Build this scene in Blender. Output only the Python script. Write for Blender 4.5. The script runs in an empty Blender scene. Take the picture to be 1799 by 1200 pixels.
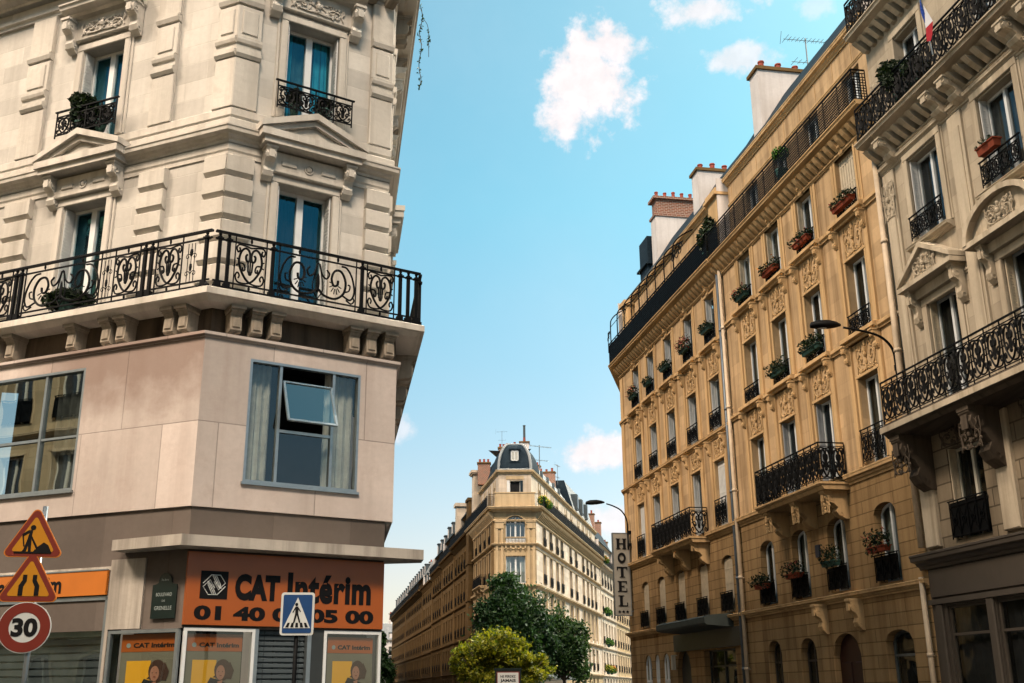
import bpy, bmesh, math, random
import numpy as np
from mathutils import Matrix, Vector
random.seed(7)
R = math.radians
scene = bpy.context.scene
# ------------------------------------------------------------------ camera
cam_d = bpy.data.cameras.new("camera"); cam = bpy.data.objects.new("camera", cam_d)
scene.collection.objects.link(cam); scene.camera = cam
PIT, ROL = 0.311397, -0.0071875
cp, sp, cr, sr = math.cos(PIT), math.sin(PIT), math.cos(ROL), math.sin(ROL)
Fv = Vector((0, cp, sp)); U0 = Vector((0, -sp, cp)); R0 = Vector((1, 0, 0))
RT = R0*cr + U0*sr; UP = U0*cr - R0*sr
cam.matrix_world = Matrix(((RT.x, UP.x, -Fv.x, 0), (RT.y, UP.y, -Fv.y, 0), (RT.z, UP.z, -Fv.z, 1.6), (0, 0, 0, 1)))
cam_d.sensor_width = 36; cam_d.lens = 36*1902.1/1799
cam_d.clip_start = 0.1; cam_d.clip_end = 3000
# ------------------------------------------------------------------ world, sun, exposure
SUN_AZ, SUN_EL = 53.0, 46.0          # compass from +Y towards +X
world = bpy.data.worlds.new("World"); scene.world = world; world.use_nodes = True
def cloud_nodes():
    nt = world.node_tree; N = nt.nodes; L = nt.links; N.clear()
    out = N.new('ShaderNodeOutputWorld'); bg = N.new('ShaderNodeBackground'); L.new(bg.outputs[0], out.inputs[0])
    sky = N.new('ShaderNodeTexSky'); sky.sky_type = 'NISHITA'; sky.sun_disc = False
    sky.sun_elevation = R(SUN_EL); sky.sun_rotation = R(SUN_AZ); sky.air_density = 1.0; sky.dust_density = 1.2; sky.ozone_density = 1.0
    tc = N.new('ShaderNodeTexCoord')
    tint = N.new('ShaderNodeMix'); tint.data_type = 'RGBA'; tint.blend_type = 'MULTIPLY'; tint.inputs[0].default_value = 1
    sx = N.new('ShaderNodeSeparateXYZ'); L.new(tc.outputs['Generated'], sx.inputs[0])
    er = N.new('ShaderNodeMapRange'); L.new(sx.outputs[2], er.inputs[0]); er.inputs[1].default_value = .10; er.inputs[2].default_value = .42
    tm = N.new('ShaderNodeMix'); tm.data_type = 'RGBA'; L.new(er.outputs[0], tm.inputs[0]); tm.inputs[6].default_value = LOW_TINT; tm.inputs[7].default_value = SKY_TINT
    L.new(tm.outputs[2], tint.inputs[7])
    L.new(sky.outputs[0], tint.inputs[6])
    n1 = N.new('ShaderNodeTexNoise'); n1.inputs['Scale'].default_value = 22; n1.inputs['Detail'].default_value = 6; n1.inputs['Roughness'].default_value = .62
    L.new(tc.outputs['Generated'], n1.inputs['Vector'])
    n2 = N.new('ShaderNodeTexNoise'); n2.inputs['Scale'].default_value = 55; n2.inputs['Detail'].default_value = 5; n2.inputs['Roughness'].default_value = .6
    L.new(tc.outputs['Generated'], n2.inputs['Vector'])
    def mth(op, a, b=None, c=None):
        m = N.new('ShaderNodeMath'); m.operation = op
        for i, v in enumerate((a, b, c)):
            if v is None: continue
            if isinstance(v, (int, float)): m.inputs[i].default_value = v
            else: L.new(v, m.inputs[i])
        return m.outputs[0]
    acc = None; fill_sky = None
    for ci, (az, el, rx, rz, k) in enumerate(CLOUDS+FILL_SKY):
        a, e = R(az), R(el)
        c = Vector((math.sin(a)*math.cos(e), math.cos(a)*math.cos(e), math.sin(e)))
        rt = Vector((math.cos(a), -math.sin(a), 0)); up = rt.cross(c)
        def dot(v):
            d = N.new('ShaderNodeVectorMath'); d.operation = 'DOT_PRODUCT'; d.inputs[1].default_value = v
            L.new(tc.outputs['Generated'], d.inputs[0]); return d.outputs['Value']
        x = mth('DIVIDE', dot(rt), R(rx)); y = mth('DIVIDE', dot(up), R(rz)); f = mth('GREATER_THAN', dot(c), .3)
        r = mth('SQRT', mth('ADD', mth('MULTIPLY', x, x), mth('MULTIPLY', y, y)))
        # radius broken up by noise
        r = mth('ADD', r, mth('MULTIPLY', mth('SUBTRACT', n1.outputs[0], .5), 2.1))
        r = mth('ADD', r, mth('MULTIPLY', mth('SUBTRACT', n2.outputs[0], .5), 1.3))
        m = N.new('ShaderNodeMapRange'); m.interpolation_type = 'SMOOTHSTEP'; L.new(r, m.inputs[0])
        m.inputs[1].default_value = 1.12; m.inputs[2].default_value = .40; m.inputs[3].default_value = 0; m.inputs[4].default_value = k
        v = mth('MULTIPLY', m.outputs[0], f)
        if ci < len(CLOUDS): acc = v if acc is None else mth('MAXIMUM', acc, v)
        else: fill_sky = v if fill_sky is None else mth('MAXIMUM', fill_sky, v)
    # thin veil of high cloud
    vn = N.new('ShaderNodeTexNoise'); vn.inputs['Scale'].default_value = 3.0; vn.inputs['Detail'].default_value = 5
    L.new(tc.outputs['Generated'], vn.inputs['Vector'])
    mr = N.new('ShaderNodeMapRange'); L.new(vn.outputs[0], mr.inputs[0]); mr.inputs[1].default_value = .42; mr.inputs[2].default_value = .8
    mr.inputs[4].default_value = .12
    acc = mth('MAXIMUM', acc, mr.outputs[0])
    mx = N.new('ShaderNodeMix'); mx.data_type = 'RGBA'; L.new(acc, mx.inputs[0]); L.new(tint.outputs[2], mx.inputs[6])
    cs = N.new('ShaderNodeMix'); cs.data_type = 'RGBA'; csr = N.new('ShaderNodeMapRange'); L.new(n2.outputs[0], csr.inputs[0]); csr.inputs[1].default_value = .35; csr.inputs[2].default_value = .6
    L.new(csr.outputs[0], cs.inputs[0]); cs.inputs[6].default_value = CLOUD_COL; cs.inputs[7].default_value = tuple(x*.90 for x in CLOUD_COL[:3])+(1,)
    L.new(cs.outputs[2], mx.inputs[7])
    m2 = N.new('ShaderNodeMix'); m2.data_type = 'RGBA'; L.new(fill_sky, m2.inputs[0]); L.new(mx.outputs[2], m2.inputs[6]); m2.inputs[7].default_value = FILL_SKY_COL
    L.new(m2.outputs[2], bg.inputs[0]); bg.inputs[1].default_value = SKY_STR
SKY_STR = 0.075
SKY_TINT = (1.05, 1.86, 1.58, 1)
LOW_TINT = (1.66, 1.42, 1.27, 1)
CLOUD_COL = (10.4, 9.5, 9.5, 1)
# azimuth, elevation, half width, half height (degrees), density
CLOUDS = [(4.7, 31.3, 2.6, 2.9, 1.0), (3.4, 29.6, 1.6, 1.4, .95), (6.2, 32.9, 1.9, 1.3, .95), (11.6, 34.2, 2.6, .9, .8), (13.7, 31.6, 1.8, .9, .7),
          (18.2, 33.6, 1.1, .9, .4), (4.9, 11.9, 2.2, 1.0, .95), (-6.2, 13.4, 1.3, 1.0, .5), (5.5, 8.4, 1.8, 1.0, .7)]
# unseen glowing sky patches added behind the camera and to the left as fill light
FILL_SKY_COL = (860, 700, 545, 1)
FILL_SKY = [(-116, 47, 10.8, 7, .95), (173, 49, 11.5, 6.8, .95)]
cloud_nodes()
sl = bpy.data.lights.new("sun", 'SUN'); sl.energy = 5.0; sl.angle = R(.6); sl.color = (1.0, .90, .76)
sun = bpy.data.objects.new("sun", sl); scene.collection.objects.link(sun)
sd = Vector((math.sin(R(SUN_AZ))*math.cos(R(SUN_EL)), math.cos(R(SUN_AZ))*math.cos(R(SUN_EL)), math.sin(R(SUN_EL))))
sun.rotation_euler = sd.to_track_quat('Z', 'Y').to_euler(); sun.location = (20, 20, 60)
vs = scene.view_settings; vs.view_transform = 'Standard'; vs.look = 'None'; vs.exposure = 0.55; vs.gamma = 1.0
scene.render.engine = 'CYCLES'; scene.cycles.max_bounces = 6; scene.cycles.diffuse_bounces = 1
scene.cycles.transparent_max_bounces = 12; scene.cycles.sample_clamp_indirect = 6

# ------------------------------------------------------------------ materials
MT = {}
class NT:
    def __init__(s, name):
        s.m = bpy.data.materials.new(name); s.m.use_nodes = True; s.t = s.m.node_tree; s.N = s.t.nodes; s.N.clear()
        s.out = s.N.new('ShaderNodeOutputMaterial'); MT[name] = s.m
    def n(s, typ, **k):
        x = s.N.new('ShaderNode'+typ)
        for a, b in k.items(): setattr(x, a, b)
        return x
    def l(s, a, b): s.t.links.new(a, b)
    def v(s, inp, val):
        if isinstance(val, bpy.types.NodeSocket): s.l(val, inp)
        else: inp.default_value = val
    def mix(s, fac, a, b, blend='MIX'):
        x = s.n('Mix', data_type='RGBA', blend_type=blend); s.v(x.inputs[0], fac); s.v(x.inputs[6], a); s.v(x.inputs[7], b); return x.outputs[2]
    def math(s, op, a, b=0.0):
        x = s.n('Math', operation=op); s.v(x.inputs[0], a); s.v(x.inputs[1], b); return x.outputs[0]
    def noise(s, vec, scale, detail=4, rough=.55, sc=(1, 1, 1)):
        m = s.n('Mapping'); s.l(vec, m.inputs[0]); m.inputs[3].default_value = sc
        x = s.n('TexNoise'); s.l(m.outputs[0], x.inputs[0]); x.inputs['Scale'].default_value = scale
        x.inputs['Detail'].default_value = detail; x.inputs['Roughness'].default_value = rough; return x.outputs[0]
    def rng(s, v, a, b, c=0.0, d=1.0):
        x = s.n('MapRange'); s.l(v, x.inputs[0]); x.inputs[1].default_value = a; x.inputs[2].default_value = b
        x.inputs[3].default_value = c; x.inputs[4].default_value = d; return x.outputs[0]
    def bsdf(s, col, rough=.8, spec=.3, metal=0.0, bump=None, bstr=.3, bdist=.02):
        p = s.n('BsdfPrincipled'); s.v(p.inputs['Base Color'], col); s.v(p.inputs['Roughness'], rough)
        p.inputs['Specular IOR Level'].default_value = spec; p.inputs['Metallic'].default_value = metal
        if bump is not None:
            b = s.n('Bump'); s.l(bump, b.inputs['Height']); b.inputs['Strength'].default_value = bstr; b.inputs['Distance'].default_value = bdist
            s.l(b.outputs[0], p.inputs['Normal'])
        s.l(p.outputs[0], s.out.inputs[0]); return p
def c4(c): return (c[0], c[1], c[2], 1)
def stone(name, base, dirt, joints=None, jstr=.55, rough=.85, streak=.55, jw=.012, blot=.5, stain=None):
    t = NT(name); uv = t.n('UVMap').outputs[0]
    big = t.noise(uv, .55, 5, .6); fine = t.noise(uv, 9, 5, .65); st = t.noise(uv, 1.0, 5, .6, (2.6, .16, 1)); mid = t.noise(uv, 2.2, 5, .7)
    var = tuple(min(1, x*1.12) for x in base)
    col = t.mix(t.rng(big, .35, .65), c4(tuple(x*.86 for x in base)), c4(var))
    col = t.mix(t.rng(mid, .5, .8, 0, blot), col, c4(tuple(.5*(a+b) for a, b in zip(base, dirt))))
    col = t.mix(t.math('MULTIPLY', t.rng(st, .46, .70), streak), col, c4(dirt))
    col = t.mix(t.rng(fine, .3, .7, 0, .22), col, c4(tuple(x*.6 for x in base)))
    if stain:                                                  # old soot wash with a ragged lower edge
        sx = t.n('SeparateXYZ'); t.l(uv, sx.inputs[0]); sn = t.noise(uv, .8, 5, .65)
        a = t.rng(t.math('ADD', sx.outputs[1], t.math('MULTIPLY', sn, 2.4)), stain[2]+1.2, stain[2]+2.1)
        b_ = t.math('MULTIPLY', t.rng(t.math('ADD', sx.outputs[0], t.math('MULTIPLY', sn, 1.6)), stain[0]+.8, stain[0]+2.4), t.rng(sx.outputs[0], stain[1], stain[1]+.05, 1, 0))
        col = t.mix(t.math('MULTIPLY', t.math('MULTIPLY', a, b_), .75), col, c4(stain[3]))
    h = fine
    if joints:
        b = t.n('TexBrick'); t.l(uv, b.inputs['Vector']); b.offset = .5
        b.inputs['Color1'].default_value = (1, 1, 1, 1); b.inputs['Color2'].default_value = (.76, .76, .76, 1); b.inputs['Mortar'].default_value = (1-jstr, 1-jstr, 1-jstr, 1)
        b.inputs['Scale'].default_value = 1; b.inputs['Mortar Size'].default_value = jw; b.inputs['Mortar Smooth'].default_value = .3
        b.inputs['Brick Width'].default_value = joints[0]; b.inputs['Row Height'].default_value = joints[1]
        col = t.mix(1.0, col, b.outputs[0], 'MULTIPLY')
        h = t.math('SUBTRACT', t.math('MULTIPLY', fine, .3), b.outputs['Fac'])
    t.bsdf(col, rough, .04, bump=h, bstr=.5, bdist=.012)
def plain(name, col, rough=.6, spec=.4, metal=0.0, var=.25, sc=6, bump=.15):
    t = NT(name); tc = t.n('TexCoord').outputs['Object']
    n = t.noise(tc, sc, 5, .6)
    c = t.mix(t.rng(n, .3, .7, 0, 1), c4(tuple(x*(1-var) for x in col)), c4(tuple(min(1, x*(1+var*.5)) for x in col)))
    t.bsdf(c, rough, spec, metal, bump=n, bstr=bump, bdist=.01)
# stones
stone('golden_stone', (.64, .435, .245), (.20, .12, .06), (1.1, .42), .16, streak=.75, jw=.009)
stone('golden_trim', (.63, .415, .21), (.22, .13, .06), streak=.6)
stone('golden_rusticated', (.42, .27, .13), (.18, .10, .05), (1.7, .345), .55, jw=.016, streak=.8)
stone('grey_stone', (.54, .45, .335), (.20, .15, .10), (1.2, .45), .22, streak=.55)
stone('grey_trim', (.56, .47, .35), (.19, .14, .09), streak=.7)
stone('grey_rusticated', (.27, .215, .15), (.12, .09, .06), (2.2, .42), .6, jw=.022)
stone('cream_stone', (.70, .655, .59), (.30, .26, .21), (1.0, .40), .10, streak=.26, jw=.008, blot=.6)
stone('cream_trim', (.65, .60, .53), (.20, .16, .12), streak=.42)
stone('grey_brown_trim', (.34, .29, .23), (.08, .065, .05), streak=.8)  # darker grey-brown trim for the slab brackets
stone('soot_shade_stone', (.115, .09, .068), (.03, .025, .02), streak=.9)  # soot, with underside and recess shade put into the near-black colour
stone('pink_cladding', (.62, .535, .485), (.33, .24, .20), (1.75, 1.46), .42, streak=.30, jw=.010, rough=.6, blot=.85, stain=(-16.0, -11.3, 5.9, (.27, .185, .15)))
stone('taupe_render', (.15, .125, .108), (.14, .11, .095), (1.4, 6), .15, streak=.4, rough=.75)
stone('canopy_concrete', (.50, .45, .39), (.14, .12, .10), streak=.8)
stone('pale_stone', (.54, .40, .235), (.26, .17, .09), (1.2, .42), .22, streak=.5)
stone('pale_trim', (.56, .42, .255), (.26, .17, .09), streak=.5)
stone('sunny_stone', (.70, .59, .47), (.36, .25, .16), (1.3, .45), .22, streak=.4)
stone('sunny_trim', (.68, .56, .42), (.36, .24, .14), streak=.4)
stone('white_render', (.68, .63, .60), (.40, .35, .31), streak=.5)
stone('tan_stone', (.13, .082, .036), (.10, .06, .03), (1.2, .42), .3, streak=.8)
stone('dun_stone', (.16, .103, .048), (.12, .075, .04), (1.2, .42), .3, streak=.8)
stone('shaded_side_stone', (.26, .17, .08), (.13, .08, .045), (1.2, .42), .3, streak=.8)  # flatiron's left side: its shade is put into a darker stone colour
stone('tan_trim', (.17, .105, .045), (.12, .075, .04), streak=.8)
stone('sunlit_side_stone', (.68, .57, .46), (.40, .28, .18), (1.3, .45), .2, streak=.35)  # flatiron's right side: the sunlight is put into a lighter stone colour
stone('paving', (.12, .115, .105), (.07, .07, .07), (.8, .8), .3)
stone('asphalt', (.055, .055, .058), (.03, .03, .03))
stone('lime_ground', (.07, .062, .05), (.04, .035, .03))
def brickm():
    t = NT('red_brick'); uv = t.n('UVMap').outputs[0]; b = t.n('TexBrick'); t.l(uv, b.inputs['Vector'])
    b.inputs['Color1'].default_value = (.26, .085, .045, 1); b.inputs['Color2'].default_value = (.17, .07, .045, 1); b.inputs['Mortar'].default_value = (.40, .34, .28, 1)
    b.inputs['Scale'].default_value = 1; b.inputs['Brick Width'].default_value = .24; b.inputs['Row Height'].default_value = .09; b.inputs['Mortar Size'].default_value = .012
    t.bsdf(b.outputs[0], .85, .2, bump=b.outputs['Fac'], bstr=-.4)
brickm()
def slatem(name, a, b_, sc=(.25, .16)):
    t = NT(name); uv = t.n('UVMap').outputs[0]; b = t.n('TexBrick'); t.l(uv, b.inputs['Vector'])
    b.inputs['Color1'].default_value = c4(a); b.inputs['Color2'].default_value = c4(b_); b.inputs['Mortar'].default_value = c4([x*.4 for x in a])
    b.inputs['Scale'].default_value = 1; b.inputs['Brick Width'].default_value = sc[0]; b.inputs['Row Height'].default_value = sc[1]; b.inputs['Mortar Size'].default_value = .008
    n = t.noise(uv, 1.2, 4); c = t.mix(t.rng(n, .3, .7, 0, .5), b.outputs[0], c4([x*.6 for x in a]))
    t.bsdf(c, .75, .12, bump=b.outputs['Fac'], bstr=-.3)
slatem('slate', (.014, .028, .042), (.022, .038, .052))
slatem('zinc', (.30, .32, .33), (.34, .355, .36), (.6, 3.0))
slatem('dark_zinc', (.07, .09, .10), (.09, .11, .12), (.6, 3.0))
plain('iron', (.003, .0033, .0038), .6, .12, 0, .3, 20)
plain('iron_dark_cloth', (.014, .014, .015), .9, .1, 0, .4, 5)
plain('white_paint', (.72, .74, .74), .4, .4, 0, .08, 5)
plain('cream_paint', (.62, .58, .48), .5, .4, 0, .1, 5)
plain('shutter_beige', (.60, .50, .36), .6, .3, 0, .15, 5)
plain('shutter_white', (.66, .66, .64), .6, .3, 0, .12, 5)
plain('shutter_grey', (.33, .345, .36), .6, .3, 0, .12, 5)
plain('grey_metal', (.20, .23, .25), .35, .5, .6, .2, 6)
plain('alu', (.30, .34, .36), .35, .5, .7, .15, 6)
plain('pipe_cream', (.60, .47, .33), .55, .35, 0, .2, 3)
plain('pipe_grey', (.12, .15, .18), .45, .5, .3, .2, 3)
plain('terracotta', (.24, .05, .022), .75, .25, 0, .25, 8)
plain('chimney_pot', (.30, .07, .05), .8, .2, 0, .35, 8)
plain('planter_green', (.02, .06, .05), .6, .3, 0, .3, 8)
plain('door_red', (.035, .010, .008), .4, .4, 0, .2, 3)
plain('shop_taupe', (.065, .053, .042), .5, .35, 0, .12, 3)
plain('shop_dark', (.035, .04, .04), .4, .4, 0, .2, 3)
plain('awning_green', (.045, .055, .05), .6, .3, 0, .2, 3)
plain('orange_sign', (.36, .085, .010), .35, .45, 0, .08, 2)
plain('orange_pale', (.50, .15, .02), .35, .45, 0, .10, 2)
plain('yellow_ink', (.75, .38, .02), .4, .4, 0, .05, 2)
plain('ink_black', (.007, .007, .008), .6, .12, 0, .1, 4)
plain('sign_yellow', (.46, .19, .008), .35, .5, 0, .06, 4)
plain('sign_red', (.16, .018, .012), .35, .5, 0, .1, 4)
plain('sign_white', (.52, .54, .53), .35, .5, 0, .05, 4)
plain('sign_blue', (.006, .045, .15), .35, .5, 0, .1, 4)
plain('plate_green', (.005, .014, .013), .3, .5, 0, .2, 6)
plain('plate_blue', (.010, .025, .055), .3, .5, 0, .2, 6)
plain('letter_pale', (.25, .29, .28), .4, .4, 0, .1, 4)
plain('hotel_panel', (.30, .28, .24), .45, .4, 0, .10, 1.2)
plain('poster_grey', (.17, .16, .12), .5, .3, 0, .1, 2)
plain('skin', (.36, .17, .11), .5, .3, 0, .08, 4)
plain('hair_brown', (.06, .028, .018), .6, .3, 0, .3, 30)
plain('coat_black', (.014, .015, .018), .7, .2, 0, .3, 10)
plain('flag_white', (.72, .70, .72), .8, .1, 0, .05, 4)
plain('flag_red', (.42, .03, .04), .8, .1, 0, .1, 4)
plain('flag_blue', (.02, .05, .25), .8, .1, 0, .1, 4)
plain('net_curtain', (.46, .46, .42), .9, .1, 0, .25, 4)
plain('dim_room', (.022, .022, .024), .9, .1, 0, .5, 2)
plain('dim_curtain', (.11, .10, .09), .9, .1, 0, .4, 3)
plain('teal_curtain', (.06, .14, .16), .9, .1, 0, .3, 3)
plain('bark', (.06, .045, .035), .9, .2, 0, .4, 8)
plain('bulb_glass', (.55, .60, .62), .2, .6, 0, .05, 4)
plain('red_light', (.45, .03, .02), .4, .4, 0, .2, 3)
def glassm(name, refl, tint=(.9, .97, .97), rough=.01, wob=.25, gc=(.85, .95, 1)):
    t = NT(name); tr = t.n('BsdfTransparent'); tr.inputs[0].default_value = c4(tint)
    gl = t.n('BsdfGlossy'); gl.inputs['Color'].default_value = c4(gc); gl.inputs['Roughness'].default_value = rough
    tc = t.n('TexCoord').outputs['Object']; nz = t.noise(tc, .8, 2, .5); b = t.n('Bump'); t.l(nz, b.inputs['Height']); b.inputs['Strength'].default_value = wob; b.inputs['Distance'].default_value = .03
    t.l(b.outputs[0], gl.inputs['Normal'])
    ge = t.n('NewGeometry'); dt = t.n('VectorMath', operation='DOT_PRODUCT'); t.l(ge.outputs['Normal'], dt.inputs[0]); t.l(ge.outputs['Incoming'], dt.inputs[1])
    q = t.math('POWER', t.math('SUBTRACT', 1.0, t.math('ABSOLUTE', dt.outputs['Value'])), 5.0); f = t.math('MINIMUM', t.math('ADD', t.math('MULTIPLY', q, .92), refl+.05), 1.0)
    mx = t.n('MixShader'); t.l(f, mx.inputs[0]); t.l(tr.outputs[0], mx.inputs[1]); t.l(gl.outputs[0], mx.inputs[2]); t.l(mx.outputs[0], t.out.inputs[0])
glassm('glass', .10, (.75, .82, .82)); glassm('glass_far', .02, (.5, .56, .56)); glassm('glass_bright', .26, (.7, .8, .8), wob=.08, gc=(.72, .78, .78)); glassm('glass_teal', .14, (.75, .85, .88), gc=(.10, .45, .60))
plain('teal_glint_drape', (.05, .36, .46), .9, .1, 0, .3, 3); glassm('glass_shop', .03, (.8, .84, .82)); glassm('glass_slats', .25, (.8, .84, .82), gc=(.8, .85, .8))
def leafm(name, a, b, trans=.45):
    t = NT(name); g = t.n('NewGeometry'); col = t.mix(g.outputs['Random Per Island'], c4(a), c4(b))
    d = t.n('BsdfPrincipled'); t.l(col, d.inputs['Base Color']); d.inputs['Roughness'].default_value = .55; d.inputs['Specular IOR Level'].default_value = .3
    tr = t.n('BsdfTranslucent'); c2 = t.mix(1.0, col, (1.3, 1.35, .5, 1), 'MULTIPLY'); t.l(c2, tr.inputs[0])
    mx = t.n('MixShader'); mx.inputs[0].default_value = trans; t.l(d.outputs[0], mx.inputs[1]); t.l(tr.outputs[0], mx.inputs[2]); t.l(mx.outputs[0], t.out.inputs[0])
leafm('leaf_dark', (.010, .030, .010), (.028, .070, .020), .25)
leafm('leaf_mid', (.012, .032, .010), (.035, .075, .018), .3)
leafm('leaf_yellow', (.045, .085, .010), (.30, .28, .018), .42)
leafm('leaf_box', (.006, .014, .006), (.018, .034, .012), .2)
leafm('leaf_fresh', (.03, .10, .02), (.09, .20, .03), .3)
leafm('blossom_red', (.20, .02, .02), (.34, .09, .07), .2)
leafm('blossom_orange', (.60, .10, .03), (.70, .30, .04), .3)
leafm('blossom_yellow', (.60, .40, .04), (.75, .55, .1), .3)

# ------------------------------------------------------------------ mesh builder
def catmull(P, n=6):
    P = [Vector(p) for p in P]; Q = [P[0]*2-P[1]]+P+[P[-1]*2-P[-2]]; out = []
    for i in range(1, len(Q)-2):
        a, b, c, d = Q[i-1:i+3]
        for k in range(n):
            t = k/n; out.append(.5*((2*b)+(c-a)*t+(2*a-5*b+4*c-d)*t*t+(3*b-a-3*c+d)*t**3))
    out.append(P[-1]); return out
class G:
    def __init__(s): s.V = []; s.F = []; s.M = Matrix.Identity(4); s.mi = []; s.cur = 0
    def at(s, M): s.M = M; return s
    def add(s, V, F):
        b = len(s.V); M = s.M; s.V += [M @ Vector(v) for v in V]; s.F += [tuple(i+b for i in f) for f in F]; s.mi += [s.cur]*len(F); return s
    def quad(s, a, b, c, d): return s.add([a, b, c, d], [(0, 1, 2, 3)])
    def box(s, x0, x1, y0, y1, z0, z1):
        return s.add([(x0, y0, z0), (x1, y0, z0), (x1, y1, z0), (x0, y1, z0), (x0, y0, z1), (x1, y0, z1), (x1, y1, z1), (x0, y1, z1)],
                     [(0, 3, 2, 1), (4, 5, 6, 7), (0, 1, 5, 4), (1, 2, 6, 5), (2, 3, 7, 6), (3, 0, 4, 7)])
    def bbox(s, x0, x1, y0, y1, z0, z1, b=.01):           # box with a chamfered front (y0) face
        V = [(x0, y1, z0), (x1, y1, z0), (x1, y1, z1), (x0, y1, z1), (x0, y0+b, z0), (x1, y0+b, z0), (x1, y0+b, z1), (x0, y0+b, z1),
             (x0+b, y0, z0+b), (x1-b, y0, z0+b), (x1-b, y0, z1-b), (x0+b, y0, z1-b)]
        return s.add(V, [(0, 3, 2, 1), (0, 1, 5, 4), (1, 2, 6, 5), (2, 3, 7, 6), (3, 0, 4, 7), (4, 5, 9, 8), (5, 6, 10, 9), (6, 7, 11, 10), (7, 4, 8, 11), (8, 9, 10, 11)])
    def prismx(s, prof, x0, x1):                             # polygon in (y,z) extruded along x
        n = len(prof); V = [(x0, p[0], p[1]) for p in prof]+[(x1, p[0], p[1]) for p in prof]
        return s.add(V, [tuple(range(n-1, -1, -1)), tuple(range(n, 2*n))]+[(i, (i+1) % n, (i+1) % n+n, i+n) for i in range(n)])
    def prismy(s, poly, y0, y1):                             # polygon in (x,z) extruded along y
        n = len(poly); V = [(p[0], y0, p[1]) for p in poly]+[(p[0], y1, p[1]) for p in poly]
        return s.add(V, [tuple(range(n)), tuple(range(2*n-1, n-1, -1))]+[(i, i+n, (i+1) % n+n, (i+1) % n) for i in range(n)])
    def prismz(s, poly, z0, z1):
        n = len(poly); V = [(p[0], p[1], z0) for p in poly]+[(p[0], p[1], z1) for p in poly]
        return s.add(V, [tuple(range(n-1, -1, -1)), tuple(range(n, 2*n))]+[(i, (i+1) % n, (i+1) % n+n, i+n) for i in range(n)])
    def ring(s, cx, cz, r0, r1, y0, y1, n=28, a0=0, a1=2*math.pi, sx=1, sz=1):
        full = abs(a1-a0-2*math.pi) < 1e-6; m = n if full else n+1; V = []; F = []
        for i in range(m):
            a = a0+(a1-a0)*i/n; c, q = math.cos(a)*sx, math.sin(a)*sz
            V += [(cx+r0*c, y0, cz+r0*q), (cx+r1*c, y0, cz+r1*q), (cx+r1*c, y1, cz+r1*q), (cx+r0*c, y1, cz+r0*q)]
        for i in range(n):
            j = (i+1) % m
            for k in range(4): F.append((4*i+k, 4*i+(k+1) % 4, 4*j+(k+1) % 4, 4*j+k))
        return s.add(V, F)
    def tube(s, P, r, n=5, taper=None):
        P = [Vector(p) for p in P]; V = []; F = []; m = len(P)
        for i, p in enumerate(P):
            t = (P[min(i+1, m-1)]-P[max(i-1, 0)]); t = t.normalized() if t.length > 1e-9 else Vector((0, 0, 1))
            a = t.cross(Vector((0, 1, 0.01)));
            if a.length < .1: a = t.cross(Vector((1, 0, 0)))
            a.normalize(); b = t.cross(a); rr = r if taper is None else r+(taper-r)*i/(m-1)
            for k in range(n):
                w = 2*math.pi*k/n; V.append(p+a*rr*math.cos(w)+b*rr*math.sin(w))
        for i in range(m-1):
            for k in range(n): F.append((i*n+k, i*n+(k+1) % n, (i+1)*n+(k+1) % n, (i+1)*n+k))
        F += [tuple(range(n-1, -1, -1)), tuple(range((m-1)*n, m*n))]
        return s.add(V, F)
    def lathe(s, prof, n=10, cx=0, cy=0):                     # (r,z)
        V = []; F = []
        for r, z in prof:
            for k in range(n): V.append((cx+r*math.cos(2*math.pi*k/n), cy+r*math.sin(2*math.pi*k/n), z))
        for i in range(len(prof)-1):
            for k in range(n): F.append((i*n+k, i*n+(k+1) % n, (i+1)*n+(k+1) % n, (i+1)*n+k))
        F += [tuple(range(n-1, -1, -1)), tuple(range((len(prof)-1)*n, len(prof)*n))]
        return s.add(V, F)
    def blob(s, c, r, n=6):
        V = []; F = []; m = 4
        for i in range(m+1):
            ph = math.pi*i/m
            for k in range(n): V.append((c[0]+r[0]*math.sin(ph)*math.cos(2*math.pi*k/n), c[1]+r[1]*math.sin(ph)*math.sin(2*math.pi*k/n), c[2]+r[2]*math.cos(ph)))
        for i in range(m):
            for k in range(n): F.append((i*n+k, (i+1)*n+k, (i+1)*n+(k+1) % n, i*n+(k+1) % n))
        return s.add(V, F)
    def sweep(s, path, prof, closed=True):
        """profile (outward, z) swept along a plan path; outward is to the right of travel"""
        M = s.M; s.M = Matrix.Identity(4); P = [Vector((p[0], p[1])) for p in path]; n = []
        for i in range(len(P)-1):
            d = (P[i+1]-P[i]).normalized(); n.append(Vector((d.y, -d.x)))
        off = [n[0]]
        for i in range(1, len(P)-1): off.append((n[i-1]+n[i])/(1+n[i-1].dot(n[i])))
        off.append(n[-1]); k = len(prof); V = []; F = []
        for p, o in zip(P, off):
            for (a, z) in prof: V.append((p.x+o.x*a, p.y+o.y*a, z))
        for i in range(len(P)-1):
            for j in range(k if closed else k-1):
                F.append((i*k+j, (i+1)*k+j, (i+1)*k+(j+1) % k, i*k+(j+1) % k))
        if closed: F += [tuple(range(k)), tuple(range(len(P)*k-1, (len(P)-1)*k-1, -1))]
        s.add(V, F); s.M = M; return s
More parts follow.
